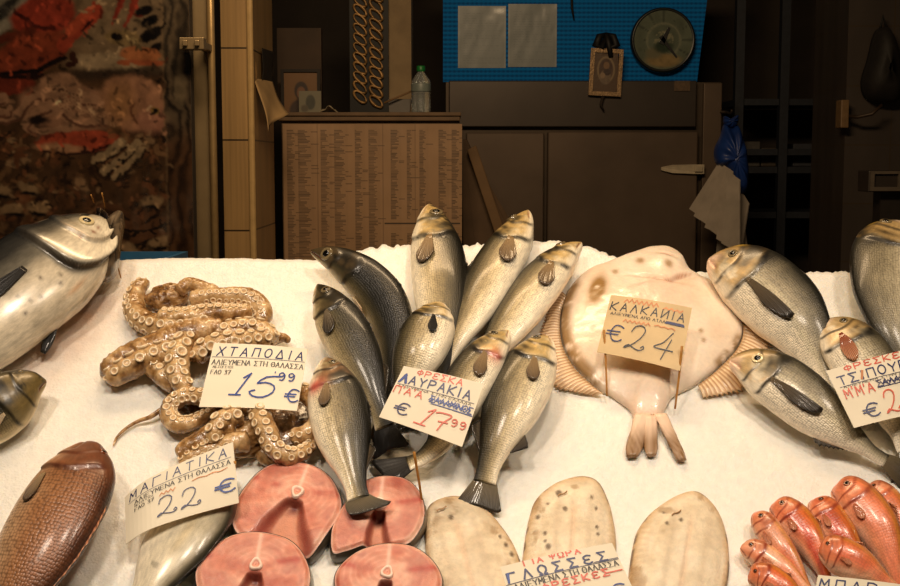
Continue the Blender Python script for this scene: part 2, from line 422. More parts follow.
def common_head(s, u, v, X, c, gold, dark, amt=1.0, mouthcol=(150, 90, 70), seed=0):
    """own markings of the head: mottled cheeks, dark gill-cover rims, the mouth line"""
    nz = fbm(X[..., 0] * 80, X[..., 1] * 80, X[..., 2] * 80, 11 + seed); nb = fbm(X[..., 0] * 38, X[..., 1] * 38, X[..., 2] * 38, 13 + seed); nf = fbm(X[..., 0] * 260, X[..., 1] * 260, X[..., 2] * 260, 17 + seed)
    g = s.gfn(v); g2 = s.g2fn(v); head = 1 - sst(u, g - .012, g + .004)
    c = mixc(c, lin(gold), head * sst(nz * .6 + nb * .4, .36, .56) * .85 * (1 - sst(v, .66, .82)) * amt)
    c = mixc(c, np.minimum(lin(gold) * 1.7, .9), head * sst(nf, .60, .75) * .4 * sst(v, .15, .3) * (1 - sst(v, .6, .8)) * amt)
    c = mixc(c, lin(dark), head * (1 - sst(nb, .36, .50)) * .8 * (1 - sst(v, .46, .66)) * amt)
    c = mixc(c, lin(dark), head * (1 - sst(v, .16, .30)) * .7 * amt)
    band = sst(v, .12, .2) * (1 - sst(v, .80, .93))
    c = mixc(c, lin(dark), np.exp(-((u - g - .004) / (.010 + .022 * (1 - v) * sst(nb, .35, .6))) ** 2) * band * (.6 + .4 * sst(nz, .35, .5)))
    c = mixc(c, lin(dark), np.exp(-((u - g2 - .004) / .009) ** 2) * band * .9 * sst(nz, .25, .42))
    c = mixc(c, lin(dark), np.exp(-((u - .5 * (g + g2)) / .020) ** 2 - ((v - .36) / .13) ** 2) * .9 * sst(nz, .25, .45) * amt)
    mv = s.mouth + 1.2 * u
    c = mixc(c, lin(mouthcol), np.exp(-((v - mv) / .03) ** 2) * (1 - sst(u, .075, .10)) * .9)
    return c
def col_bass(dk=0.0, seed=0, red=0.0, head=(192, 160, 98), blot=1.0):
    def fn(s, u, v, X):
        n = fbm(X[..., 0] * 30, X[..., 1] * 30, X[..., 2] * 30, 3 + seed)
        vv = np.clip(v - .8 * dk + .03 + (n - .5) * .10, 0, 1)
        c = ramp(vv, [(0,(17,16,11)),(.14,(32,30,21)),(.26,(74,66,43)),(.38,(126,111,76)),(.48,(182,163,122)),(.57,(222,204,166)),(.68,(244,230,200)),(1,(242,229,203))])
        ll = .36 - .06 * (1 - u)
        c = mixc(c, lin((60, 55, 40)), np.exp(-((v - ll) / .012) ** 2) * sst(u, s.gill, s.gill + .03) * .45)
        st = .5 + .5 * np.sin(v * 130 + 2 * n); c = c * (1 - .22 * st * sst(u, s.gill, s.gill + .05) * sst(v, .1, .2) * (1 - sst(v, .55, .75)))[..., None]
        c = common_head(s, u, v, X, c, head, (30, 25, 16), 1.0, (120, 62, 48), seed)
        gp = np.exp(-((u - s.gill + .012) / .03) ** 2 - ((v - .34) / .08) ** 2)
        c = mixc(c, lin((20, 17, 12)), gp * .85 * blot)
        c = mixc(c, lin((196, 96, 78)), red * np.exp(-((u - s.gill * .95) / .05) ** 2 - ((v - .72) / .14) ** 2))
        m = sst(u, s.gill - .005, s.gill + .02) * (1 - sst(v, .72, .92))
        return np.concatenate([c, m[..., None]], -1)
    return fn
def col_bream(dk=0.0, seed=0, gold=.8):
    def fn(s, u, v, X):
        n = fbm(X[..., 0] * 35, X[..., 1] * 35, X[..., 2] * 35, 5 + seed)
        vv = np.clip(v - .8 * dk + .06 + (n - .5) * .14, 0, 1)
        c = ramp(vv, [(0,(22,21,17)),(.14,(42,40,32)),(.25,(92,84,64)),(.38,(142,131,104)),(.50,(190,177,146)),(.62,(226,212,184)),(.85,(234,222,198)),(1,(240,229,207))])
        st = .5 + .5 * np.sin(v * 120)
        c = c * (1 - .16 * st * (sst(u, s.gill, s.gill + .05) * (1 - sst(v, .6, .8))))[..., None]
        c = common_head(s, u, v, X, c, (176, 142, 84), (36, 30, 22), .9, (150, 96, 78), seed)
        snout = (1 - sst(u, .03, .10)) * sst(v, .25, .5)
        c = mixc(c, lin((236, 200, 176)), snout * .7)
        c = mixc(c, lin((204, 164, 62)), gold * np.exp(-((u - .115) / .02) ** 2) * (1 - sst(v, .16, .26)))
        gp = np.exp(-((u - s.gill - .005) / .032) ** 2 - ((v - .26) / .11) ** 2)
        c = mixc(c, lin((18, 16, 13)), gp * .95)
        m = sst(u, s.gill - .005, s.gill + .02) * (1 - sst(v, .78, .95))
        return np.concatenate([c, m[..., None]], -1)
    return fn
def col_mullet(a=(226, 108, 58), b=(196, 70, 40), pale=.5, seed=0):
    def fn(s, u, v, X):
        n = fbm(X[..., 0] * 60, X[..., 1] * 60, X[..., 2] * 60, 21 + seed); n2 = fbm(X[..., 0] * 25, X[..., 1] * 25, X[..., 2] * 25, 31 + seed)
        c = ramp(np.clip(v + (n - .5) * .2, 0, 1), [(0,(122,56,28)),(.15,(172,86,36)),(.35,a),(.55,b),(.7,(232,150,110)),(.9,(246,206,176)),(1,(248,214,188))])
        c = mixc(c, lin((244, 186, 148)), sst(n2, .5, .7) * pale)
        c = mixc(c, lin((206, 140, 52)), np.exp(-((v - .22) / .05) ** 2) * .6)
        c = common_head(s, u, v, X, c, (222, 130, 88), (140, 54, 34), .7, (130, 50, 36), seed)
        m = sst(u, s.gill - .005, s.gill + .02) * .8
        return np.concatenate([c, m[..., None]], -1)
    return fn
# ------------------------------------------------------------------ stall materials
M = {}
M['skin_bass'] = fishskin('bass skin', .0031, .46, rough=.36, coat=.28, bump=.42, metal=.1)
M['skin_bream'] = fishskin('bream skin', .0034, .42, rough=.36, coat=.18, bump=.4, metal=.1)
M['skin_mullet'] = fishskin('mullet skin', .0034, .22, bump=.18, metal=0.0)
M['skin_bronze'] = fishskin('bronze skin', .0046, .55, rough=.36, coat=.2, bump=.3, metal=.1)
M['skin_jack'] = fishskin('jack skin', .0025, .12, bump=.15, metal=.05)
M['fin_dark'] = finmat('dark fin', (98, 82, 58), (42, 35, 27))
M['fin_tail'] = finmat('tail fin', (122, 106, 76), (46, 40, 31))
M['fin_brown'] = finmat('brown fin', (168, 138, 96), (92, 70, 46))
M['fin_pale'] = finmat('pale fin', (214, 190, 150), (186, 152, 112))
M['fin_red'] = finmat('red fin', (206, 110, 66), (214, 140, 100))
M['fin_rust'] = finmat('rust fin', (150, 66, 40), (190, 130, 92))
M['fin_black'] = finmat('black fin', (34, 30, 26), (20, 18, 16))
M['eye_iris'] = plain('eye iris', (120, 104, 74), .15, var=.3, coat=.6)
M['eye_gold'] = plain('eye gold', (205, 186, 140), .15, var=.2, coat=.6)
M['eye_red'] = plain('eye red', (130, 70, 40), .15, var=.3, coat=.6)
M['eye_pupil'] = plain('eye pupil', (10, 9, 9), .08, var=0, coat=.6)
M['wood_stick'] = plain('skewer wood', (178, 122, 48), .55, var=.2, nscale=120)
M['steel'] = plain('counter steel', (150, 150, 150), .3, 1.0, var=.08)
M['counter'] = plain('counter panel', (205, 205, 200), .4, var=.05)

# ------------------------------------------------------------------ ice bed on its counter
EDGE = [(-260, 263), (60, 263), (118, 263), (158, 262), (240, 262), (318, 263), (345, 257), (380, 250), (412, 247), (440, 248), (480, 248), (535, 247), (560, 245), (590, 250), (640, 268), (690, 274), (740, 276), (800, 277), (860, 276), (900, 272), (1160, 270)]
EW = np.array([ice(a, b)[:2] for a, b in EDGE])
def ice_h(u, v):
    return .006 * (fbm(u * 7, v * 7, 0, 41) - .5) + .0025 * (fbm(u * 45, v * 45, 0, 42) - .5) + .0016 * (fbm(u * 170, v * 170, 0, 43, 2) - .5)
def build_ice():
    nu, nv = 640, 300
    us = np.linspace(-1.05, 1.05, nu)
    ve = np.interp(us, EW[:, 0], EW[:, 1])
    rough = np.interp(us, [-1, EW[5, 0], EW[6, 0], EW[14, 0], EW[15, 0], 1], [.15, .15, 1, 1, .8, .8])
    ve = ve + rough * (.012 * (fbm(us * 60, 0, 0, 44) - .5) + .010 * (fbm(us * 200, 3, 0, 45) - .5))
    rows = np.linspace(0, 1, nv)
    V = []; Ccol = []
    for r in rows:
        v = -.47 + (ve + .47) * r
        V.append(np.stack([us, v, ice_h(us, v)], -1))
    top = V[-1]
    for k, (dv, dw) in enumerate([(.012, -.004), (.022, -.02), (.026, -.06), (.02, -.12)]):
        q = top.copy(); q[:, 1] += dv; q[:, 2] += dw; V.append(q)
    for k, (dv, dw) in enumerate([(-.008, -.01), (-.012, -.05)]):
        q = V[0].copy() if k == 0 else V[0].copy(); q[:, 1] += dv; q[:, 2] += dw; V.insert(0, q)
    V = np.concatenate(V); n = len(V)
    c = np.tile(lin((240, 237, 228)), (n, 1))
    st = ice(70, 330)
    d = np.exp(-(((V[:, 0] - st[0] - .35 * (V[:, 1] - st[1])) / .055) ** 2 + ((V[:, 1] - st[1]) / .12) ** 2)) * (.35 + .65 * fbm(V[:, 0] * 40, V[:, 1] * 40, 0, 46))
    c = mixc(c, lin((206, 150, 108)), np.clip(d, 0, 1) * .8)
    c = c * (.93 + .10 * fbm(V[:, 0] * 160, V[:, 1] * 160, 0, 48, 2))[:, None]
    o = make('crushed_ice', np.zeros((0, 3)), [], [], None)
    bpy.data.objects.remove(o)
    m, nt, b = newmat('crushed ice'); N = nt.nodes; Lk = nt.links
    a = N.new('ShaderNodeAttribute'); a.attribute_name = 'col'; Lk.new(a.outputs['Color'], b.inputs['Base Color'])
    b.inputs['Roughness'].default_value = .38; b.inputs['Subsurface Weight'].default_value = .35; b.inputs['Subsurface Radius'].default_value = (1, .85, .7); b.inputs['Subsurface Scale'].default_value = .008
    co = N.new('ShaderNodeTexCoord')
    vo = N.new('ShaderNodeTexVoronoi'); vo.inputs['Scale'].default_value = 260; Lk.new(co.outputs['Object'], vo.inputs['Vector'])
    no = N.new('ShaderNodeTexNoise'); no.inputs['Scale'].default_value = 500; no.inputs['Detail'].default_value = 3; Lk.new(co.outputs['Object'], no.inputs['Vector'])
    ad = N.new('ShaderNodeMath'); ad.operation = 'ADD'; Lk.new(vo.outputs['Distance'], ad.inputs[0]); Lk.new(no.outputs['Fac'], ad.inputs[1])
    bp = N.new('ShaderNodeBump'); bp.inputs['Strength'].default_value = .38; bp.inputs['Distance'].default_value = .0016; Lk.new(ad.outputs[0], bp.inputs['Height']); Lk.new(bp.outputs['Normal'], b.inputs['Normal'])
    R = np.array([0, -.47, 0.])
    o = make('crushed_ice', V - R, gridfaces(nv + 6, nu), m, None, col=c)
    o.data.flip_normals()
    o.location = tuple(ice2w(R)); o.rotation_euler = (THETA, 0, 0)
    tag(o, 'sloping white bed of crushed ice that all the fish lie on', 'ice', None, 'stuff')
build_ice()
def build_counter():
    # a sloping tray of sheet steel under the ice, carried by a closed body that stands on the floor
    lo = ice2w(np.array([0, -.48, -.055])); hi = ice2w(np.array([0, EW[:, 1].min() + .0, -.13]))
    r = root('display_counter', (0, lo[1], 0), 'steel fish counter carrying the sloping ice bed', 'counter')
    m = MB()
    p = [(lo[1] - .03, lo[2] + .01), (lo[1], lo[2] - .012), (hi[1], hi[2] - .012), (hi[1] + .02, hi[2] + .0)]
    q = [(y, z - .012) for y, z in p]
    for (a, b, c, d) in [(p[i], p[i + 1], q[i + 1], q[i]) for i in range(3)]:
        v = [(-1.08, a[0], a[1]), (-1.08, b[0], b[1]), (-1.08, c[0], c[1]), (-1.08, d[0], d[1]), (1.08, a[0], a[1]), (1.08, b[0], b[1]), (1.08, c[0], c[1]), (1.08, d[0], d[1])]
        m.add(v, [(0, 1, 2, 3), (7, 6, 5, 4), (0, 4, 5, 1), (1, 5, 6, 2), (2, 6, 7, 3), (3, 7, 4, 0)])
    m.build('tray', M['steel'], r, smooth=False)
    m = MB()
    y0, z0, y1, z1 = lo[1] - .01, lo[2] - .03, hi[1], hi[2] - .03
    v = [(x, y, z) for x in (-1.05, 1.05) for (y, z) in ((y0, 0), (y1, 0), (y1, z1), (y0, z0))]
    m.add(v, [(0, 1, 2, 3), (7, 6, 5, 4), (0, 4, 5, 1), (1, 5, 6, 2), (2, 6, 7, 3), (3, 7, 4, 0)])
    m.build('counter_body', M['counter'], r, smooth=False)
build_counter()

# ------------------------------------------------------------------ sea bass
def tailf(mat='fin_tail', **k): return ('tail', M[mat], k)
def bass(label, line, W, dors, thick=.56, roll=0, dk=0, seed=0, red=0, eye=(.115, .38, .025), fins=None, tail=None, head=(192, 160, 98), blot=1.0, pect='fin_brown', **kw):
    F = Fish('bass', line, W, thick, dors, roll, gill=.27, **kw)
    fl = []
    def add(kind, mat, **k): fl.append((kind, M[mat], k))
    fn = []
    class _: pass
    fins = ['dorsal', 'pectoral', 'pelvic', 'anal'] if fins is None else fins
    L = []
    if 'dorsal' in fins: L.append(('dorsal', M['fin_dark'], dict(span=(.36, .62), h=.11, lean=1.1, lay=.8)))
    if 'dorsal2' in fins: L.append(('dorsal', M['fin_dark'], dict(span=(.66, .84), h=.16, lean=.9, lay=.6, spines=False)))
    if 'pectoral' in fins: L.append(('pectoral', M[pect], dict(at=(.275, .56), len=.15, ang=14, spread=15, lift=.06)))
    if 'pelvic' in fins: L.append(('pelvic', M['fin_pale'], dict(at=(.34, .86), len=.13, ang=8, spread=13, lift=.03)))
    if 'anal' in fins: L.append(('anal', M['fin_dark'], dict(span=(.68, .80), h=.17, lean=1.0, spines=False)))
    tl = dict(len=.2, spread=26, fork=.3)
    if tail: tl.update(tail)
    L.append(('tail', M[tl.pop('mat', 'fin_tail')], tl))
    class FinList(list): pass
    out = F.build('sea_bass', label, 'fish', 'sea bass fanned out on the ice', col_bass(dk, seed, red, head, blot), M['skin_bass'], [], eye)
    for kind, mat, k in L: F.fin(out, kind, mat, **k)
    return F
bass('darkest sea bass, curved, its snout at the ice edge left of the upright one',
     [(311,251,.045),(334,259,.05),(362,277,.05),(385,304,.045),(395,340,.035),(392,380,.026),(384,420,.016)], 46, (1,-.6), roll=30, dk=.55, seed=1, thick=.62, head=(74,60,38), eye=(.10,.50,.026), fins=['dorsal','dorsal2','pelvic'], tail=dict(len=.1, droop=.1))
bass('dark sea bass between the curved black one and the red-gilled one',
     [(318,285,.062),(331,308,.064),(349,340,.064),(366,375,.058),(377,405,.05),(384,428,.04)], 50, (1,-.5), roll=20, dk=.34, seed=2, thick=.62, head=(84,70,46), fins=['dorsal','dorsal2','pectoral'], pect='fin_dark', tail=dict(len=.13, spread=26, fork=.25, droop=.2, mat='fin_black'))
bass('whole sea bass with red open gills at left, its tail over a pink steak',
     [(326,358,.055),(332,382,.056),(339,412,.052),(346,448,.046),(353,478,.042),(358,499,.04)], 60, (1,-.15), roll=8, dk=.16, seed=3, red=1.0, head=(120,84,52), thick=.55, pect='fin_brown', fins=['dorsal','dorsal2','pectoral'], tail=dict(len=.10, spread=40, fork=.06, twist=0, side=.5), eye=(.10,.36,.024))
bass('sea bass standing upright in the middle with its snout highest',
     [(429,205,.03),(433,228,.036),(438,262,.036),(442,305,.034),(440,350,.026),(432,392,.018)], 57, (1,0), dk=.16, seed=4, roll=6, fins=['pectoral','dorsal'], pect='fin_brown')
bass('long pale-bellied sea bass leaning right, second from the turbot',
     [(528,211,.035),(514,238,.042),(494,272,.042),(470,316,.036),(450,350,.026),(436,378,.018)], 52, (-1,-.6), dk=.10, seed=5, roll=-8, fins=['pectoral','dorsal'], eye=(.10,.22,.022))
bass('sea bass leaning right, its snout nearest the turbot',
     [(581,243,.035),(562,258,.042),(535,290,.042),(508,328,.036),(484,362,.026),(466,388,.016)], 50, (-1,-.6), dk=.06, seed=6, roll=-8, fins=['pectoral','dorsal'], eye=(.10,.22,.022))
bass('golden-headed sea bass with a dark fin on its cheek, above the red-lettered price card',
     [(440,303,.075),(431,325,.078),(420,350,.072),(411,372,.06),(404,392,.048),(399,408,.036)], 54, (-1,-.3), dk=.06, seed=7, roll=-4, fins=['pectoral'], head=(196,160,88), blot=.5, pect='fin_black', tail=dict(len=.08, droop=.2), eye=None)
bass('sea bass half hidden behind the red-lettered price card, its dark tail sticking out below',
     [(508,331,.06),(489,352,.066),(466,386,.058),(449,420,.044),(440,442,.036),(424,457,.03),(408,464,.024)], 50, (-1,-.6), dk=.12, seed=8, red=.7, roll=-4, fins=['pectoral'], tail=dict(len=.19, spread=21, fork=.25, twist=10, mat='fin_black'), eye=(.11,.36,.024))
bass('front sea bass right of the red-lettered price card, tail towards the soles',
     [(548,337,.05),(536,356,.056),(517,395,.052),(500,436,.042),(490,465,.03),(485,483,.022)], 62, (-1,-.2), dk=.12, seed=9, roll=-2, fins=['dorsal','dorsal2','pectoral','anal'], pect='fin_brown', tail=dict(len=.15, spread=26, fork=.15), eye=(.10,.36,.026))

# ------------------------------------------------------------------ sea bream
def bream(label, line, W, dors, roll=0, dk=0, seed=0, thick=.42, pl=.3, pect='fin_dark', fins=('pectoral','dorsal','tail'), eye=(.135,.27,.026,1), gold=.8, tail=None, pk=None, **kw):
    F = Fish('bream', line, W, thick, dors, roll, gill=.27, mouth=.55, **kw)
    out = F.build('sea_bream', label, 'fish', 'sea bream on the right of the ice', col_bream(dk, seed, gold), M['skin_bream'], [], eye)
    pp = dict(at=(.275,.56), len=pl, ang=2, spread=8, lift=.05, round=.2, skew=.25)
    if pk: pp.update(pk)
    if 'pectoral' in fins: F.fin(out, 'pectoral', M[pect], **pp)
    if 'dorsal' in fins: F.fin(out, 'dorsal', M['fin_dark'], span=(.32,.82), h=.055, lean=1.2, lay=1.0, spines=False)
    if 'pelvic' in fins: F.fin(out, 'pelvic', M['fin_pale'], at=(.33,.9), len=.16, ang=4, spread=10, lift=.02)
    if 'anal' in fins: F.fin(out, 'anal', M['fin_dark'], span=(.62,.82), h=.12, lean=.8)
    tl = dict(len=.2, spread=30, fork=.5)
    if tail: tl.update(tail)
    if 'tail' in fins: F.fin(out, 'tail', M['fin_tail'], **tl)
    return F
bream('large sea bream beside the turbot, with a gold band across its brow',
      [(709,260,.04),(733,270,.046),(765,291,.046),(796,324,.04),(818,362,.026),(832,392,.016)], 80, (.7,-1), dk=.10, seed=1, roll=24, eye=(.12,.38,.024,0))
bream('front sea bream with a clear eye and its tail under the right-hand card',
      [(730,361,.04),(752,368,.044),(790,390,.044),(832,424,.036),(868,450,.024),(886,461,.018)], 62, (.7,-1), dk=.06, seed=2, roll=22, gold=.3, fins=('pectoral','dorsal','tail','anal'), eye=(.145,.40,.031,1), tail=dict(len=.2, spread=22, fork=.4))
bream('sea bream with a rust-red gill fin, tucked behind the right-hand price card',
      [(822,322,.045),(838,334,.05),(862,362,.048),(884,396,.036),(897,430,.026),(905,452,.018)], 66, (1,-.7), dk=.02, seed=3, roll=14, pect='fin_rust', pl=.2, eye=(.12,.36,.024,0), pk=dict(at=(.2,.55), spread=20, ang=10, lift=.02, round=.5, skew=0))
bream('large dark sea bream rising out of the picture at the right edge',
      [(903,224,.045),(898,243,.05),(896,275,.05),(901,320,.044),(912,360,.03),(922,395,.02)], 92, (-1,-.2), dk=.04, seed=4, roll=4, eye=(.10,.30,.024,0), gold=.6)

# ------------------------------------------------------------------ red mullets
def mullet(label, line, W, dors, roll=20, seed=0, a=(226,108,58), b=(196,70,40), pale=.5, thick=.75):
    F = Fish('mullet', line, W * 1.14, thick, dors, roll, gill=.24, nr=80, na=40, mouth=.7, bulge=.022)
    out = F.build('red_mullet', label, 'fish', 'red mullets heaped in the right corner', col_mullet(a, b, pale, seed), M['skin_mullet'], [], (.10,.40,.026,2))
    F.fin(out, 'dorsal', M['fin_red'], span=(.32,.5), h=.18, lean=1.2, lay=.9)
    F.fin(out, 'pectoral', M['fin_red'], at=(.27,.6), len=.15, ang=8, spread=12, lift=.03)
    F.fin(out, 'tail', M['fin_red'], len=.18, spread=24, fork=.45)
mullet('pale pink red mullet, leftmost of the heap, pointing left', [(741,547,.018),(762,556,.02),(790,576,.02),(820,606,.016)], 25, (.6,-1), seed=1, a=(240,166,126), b=(238,150,116), pale=.9)
mullet('slim golden-backed red mullet, second along the top of the heap from the left', [(754,514,.022),(768,530,.024),(790,560,.024),(812,596,.018)], 25, (1,-.6), seed=2, a=(214,104,50), b=(226,124,86), roll=30)
mullet('deep orange red mullet with its eye at the top, just right of the golden-backed one', [(771,507,.022),(790,517,.025),(812,544,.025),(828,585,.02)], 33, (1,-.7), seed=3, a=(226,112,52), b=(204,72,42), pale=.2)
mullet('plump orange red mullet in the middle of the heap, its red belly to the left', [(811,502,.024),(826,516,.027),(848,546,.027),(868,580,.02)], 33, (1,-.6), seed=4, a=(206,104,48), b=(196,68,42), pale=.15, roll=14)
mullet('largest red mullet, pink flanked, with the highest head in the heap', [(833,490,.03),(852,499,.034),(878,528,.034),(894,566,.028),(900,590,.02)], 42, (1,-.8), seed=5, a=(236,132,90), b=(236,140,104), pale=.7)
mullet('red mullet at the right edge, its head behind the largest one', [(864,491,.018),(880,500,.022),(900,526,.022),(914,560,.018)], 34, (1,-.6), seed=6, a=(226,124,78), b=(230,130,94), pale=.6)
mullet('red mullet lying across the heap just above the bottom right card', [(819,551,.05),(835,554,.053),(862,566,.052),(895,588,.044)], 34, (.4,-1), seed=7, a=(232,124,76), b=(228,118,84), pale=.5)
mullet('red mullet at the bottom edge left of the corner card', [(748,578,.03),(766,580,.034),(790,596,.034),(815,620,.028)], 30, (.5,-1), seed=8, a=(226,110,56), b=(230,120,80), pale=.3)

# ------------------------------------------------------------------ bronze bream, amberjack, dark fish at left
def col_bronze(s, u, v, X):
    n = fbm(X[..., 0] * 30, X[..., 1] * 30, X[..., 2] * 30, 61)
    c = ramp(np.clip(v + (n - .5) * .2, 0, 1), [(0,(52,28,17)),(.12,(92,52,30)),(.3,(136,86,52)),(.55,(160,110,70)),(.75,(188,150,112)),(.9,(220,190,160)),(1,(226,200,172))])
    c = common_head(s, u, v, X, c, (150, 84, 46), (70, 30, 18), .6, (40, 22, 16), 9)
    c = mixc(c, lin((104, 58, 36)), (1 - sst(u, .12, .3)) * (1 - sst(v, .5, .75)) * .7)
    m = sst(u, s.gill - .005, s.gill + .03) * (1 - sst(v, .85, 1))
    return np.concatenate([c, m[..., None]], -1)
F = Fish('bream', [(89,444,.05),(84,456,.055),(66,496,.058),(38,548,.055),(4,612,.045),(-30,672,.03)], 96, .48, (1,.5), 8, gill=.2, mouth=.5)
R_ = F.build('bronze_sea_bream', 'big bronze-red fish with large scales in the bottom left corner', 'fish', None, col_bronze, M['skin_bronze'], [], (.085,.17,.016,2))
F.fin(R_, 'pectoral', M['fin_brown'], at=(.235,.66), len=.14, ang=4, spread=12, lift=.03)
F.fin(R_, 'dorsal', M['fin_rust'], span=(.25,.85), h=.07, lean=.8, lay=.3)
F.fin(R_, 'tail', M['fin_rust'], len=.2, spread=30, fork=.5)
def col_silver(s, u, v, X):
    n = fbm(X[..., 0] * 24, X[..., 1] * 24, X[..., 2] * 24, 66)
    c = ramp(np.clip(v + (n - .5) * .12, 0, 1), [(0,(40,38,30)),(.13,(70,64,50)),(.22,(150,138,112)),(.35,(196,184,156)),(.6,(222,210,184)),(1,(238,226,202))])
    c = mixc(c, lin((196, 160, 80)), np.exp(-((v - .42) / .04) ** 2) * .25)
    c = mixc(c, lin((70, 60, 44)), (hash3(np.floor(X[..., 0] * 120), np.floor(X[..., 1] * 120), u * 0, 5) > .97) * .4)
    m = sst(u, .2, .3) * .5
    return np.concatenate([c, m[..., None]], -1)
F = Fish('bass', [(226,468,.02),(212,494,.024),(186,532,.026),(158,574,.026),(130,620,.02)], 76, .42, (1,.6), 6, gill=.22)
R_ = F.build('amberjack', 'silvery fish mostly hidden under the tilted card priced 22', 'fish', None, col_silver, M['skin_jack'], [], (.1,.27,.016))
F.fin(R_, 'dorsal', M['fin_dark'], span=(.3,.8), h=.1, lean=.8, lay=.9, spines=False)
F.fin(R_, 'pelvic', M['fin_dark'], at=(.36,.97), len=.1, ang=10, spread=12, lift=.02)
F.fin(R_, 'tail', M['fin_tail'], len=.2, spread=30, fork=.5)
F = Fish('bass', [(46,381,.04),(30,386,.044),(5,402,.044),(-30,425,.038),(-62,450,.026),(-80,465,.02)], 66, .5, (-.5,-1), 34, gill=.36)
R_ = F.build('sea_bass', 'dark pointed fish head with pinkish belly poking in at the left edge', 'fish', None, col_bass(.5, 12, .0, (110, 92, 52)), M['skin_bass'], [], (.13,.22,.016))
F.fin(R_, 'pectoral', M['fin_pale'], at=(.38,.62), len=.14, ang=14, spread=15, lift=.04)
F.fin(R_, 'dorsal', M['fin_dark'], span=(.36,.62), h=.11, lean=1.1, lay=.8)
F.fin(R_, 'tail', M['fin_tail'], len=.2, spread=26, fork=.3)
# ------------------------------------------------------------------ flat fish: turbot and soles
def outline(px, h=0.0, n=160):
    return resample(spline([ice(a, b, h) for a, b in px], 400, True), n, True)
def blob(out, cen, T, nr, prof):
    """closed low body over an outline (slope coordinates); prof(r) -> height 0..1"""
    n = len(out); V = []; RR = []; AA = []
    for k in range(nr):
        r = (k + 1) / nr
        q = cen + (out - cen) * r
        q = q.copy(); q[:, 2] = T * prof(r); V.append(q); RR += [r] * n; AA += list(range(n))
    for r in (.97, .6, .2):
        q = cen + (out - cen) * r; q = q.copy(); q[:, 2] = -.002; V.append(q); RR += [2.0] * n; AA += list(range(n))
    V = np.concatenate(V); c = cen.copy(); c[2] = T * prof(0)
    V = np.concatenate([V, [c]]); RR.append(0); AA.append(0)
    f = [q[::-1] for q in gridfaces(nr + 3, n, False, True)]
    m = len(V) - 1
    f += [(m, (j + 1) % n, j)[::1] for j in range(n)]
    f += [tuple((nr + 2) * n + j for j in range(n))]
    return V, f, np.array(RR), np.array(AA)
M['white_flat'] = vcol('flatfish underside', .32, .35, bump=.25, bscale=260, sss=.15, var=.05, vscale=160)
M['sole_skin'] = vcol('sole skin', .42, .10, bump=.7, bscale=330, sss=.1, var=.09, vscale=130)
M['turbot_fin'] = finmat('turbot fin', (216, 180, 132), (206, 164, 116))
def orient(V, f):
    a, b, c = f[len(f) // 3][:3]
    return f if np.cross(V[b] - V[a], V[c] - V[a])[2] > 0 else [q[::-1] for q in f]
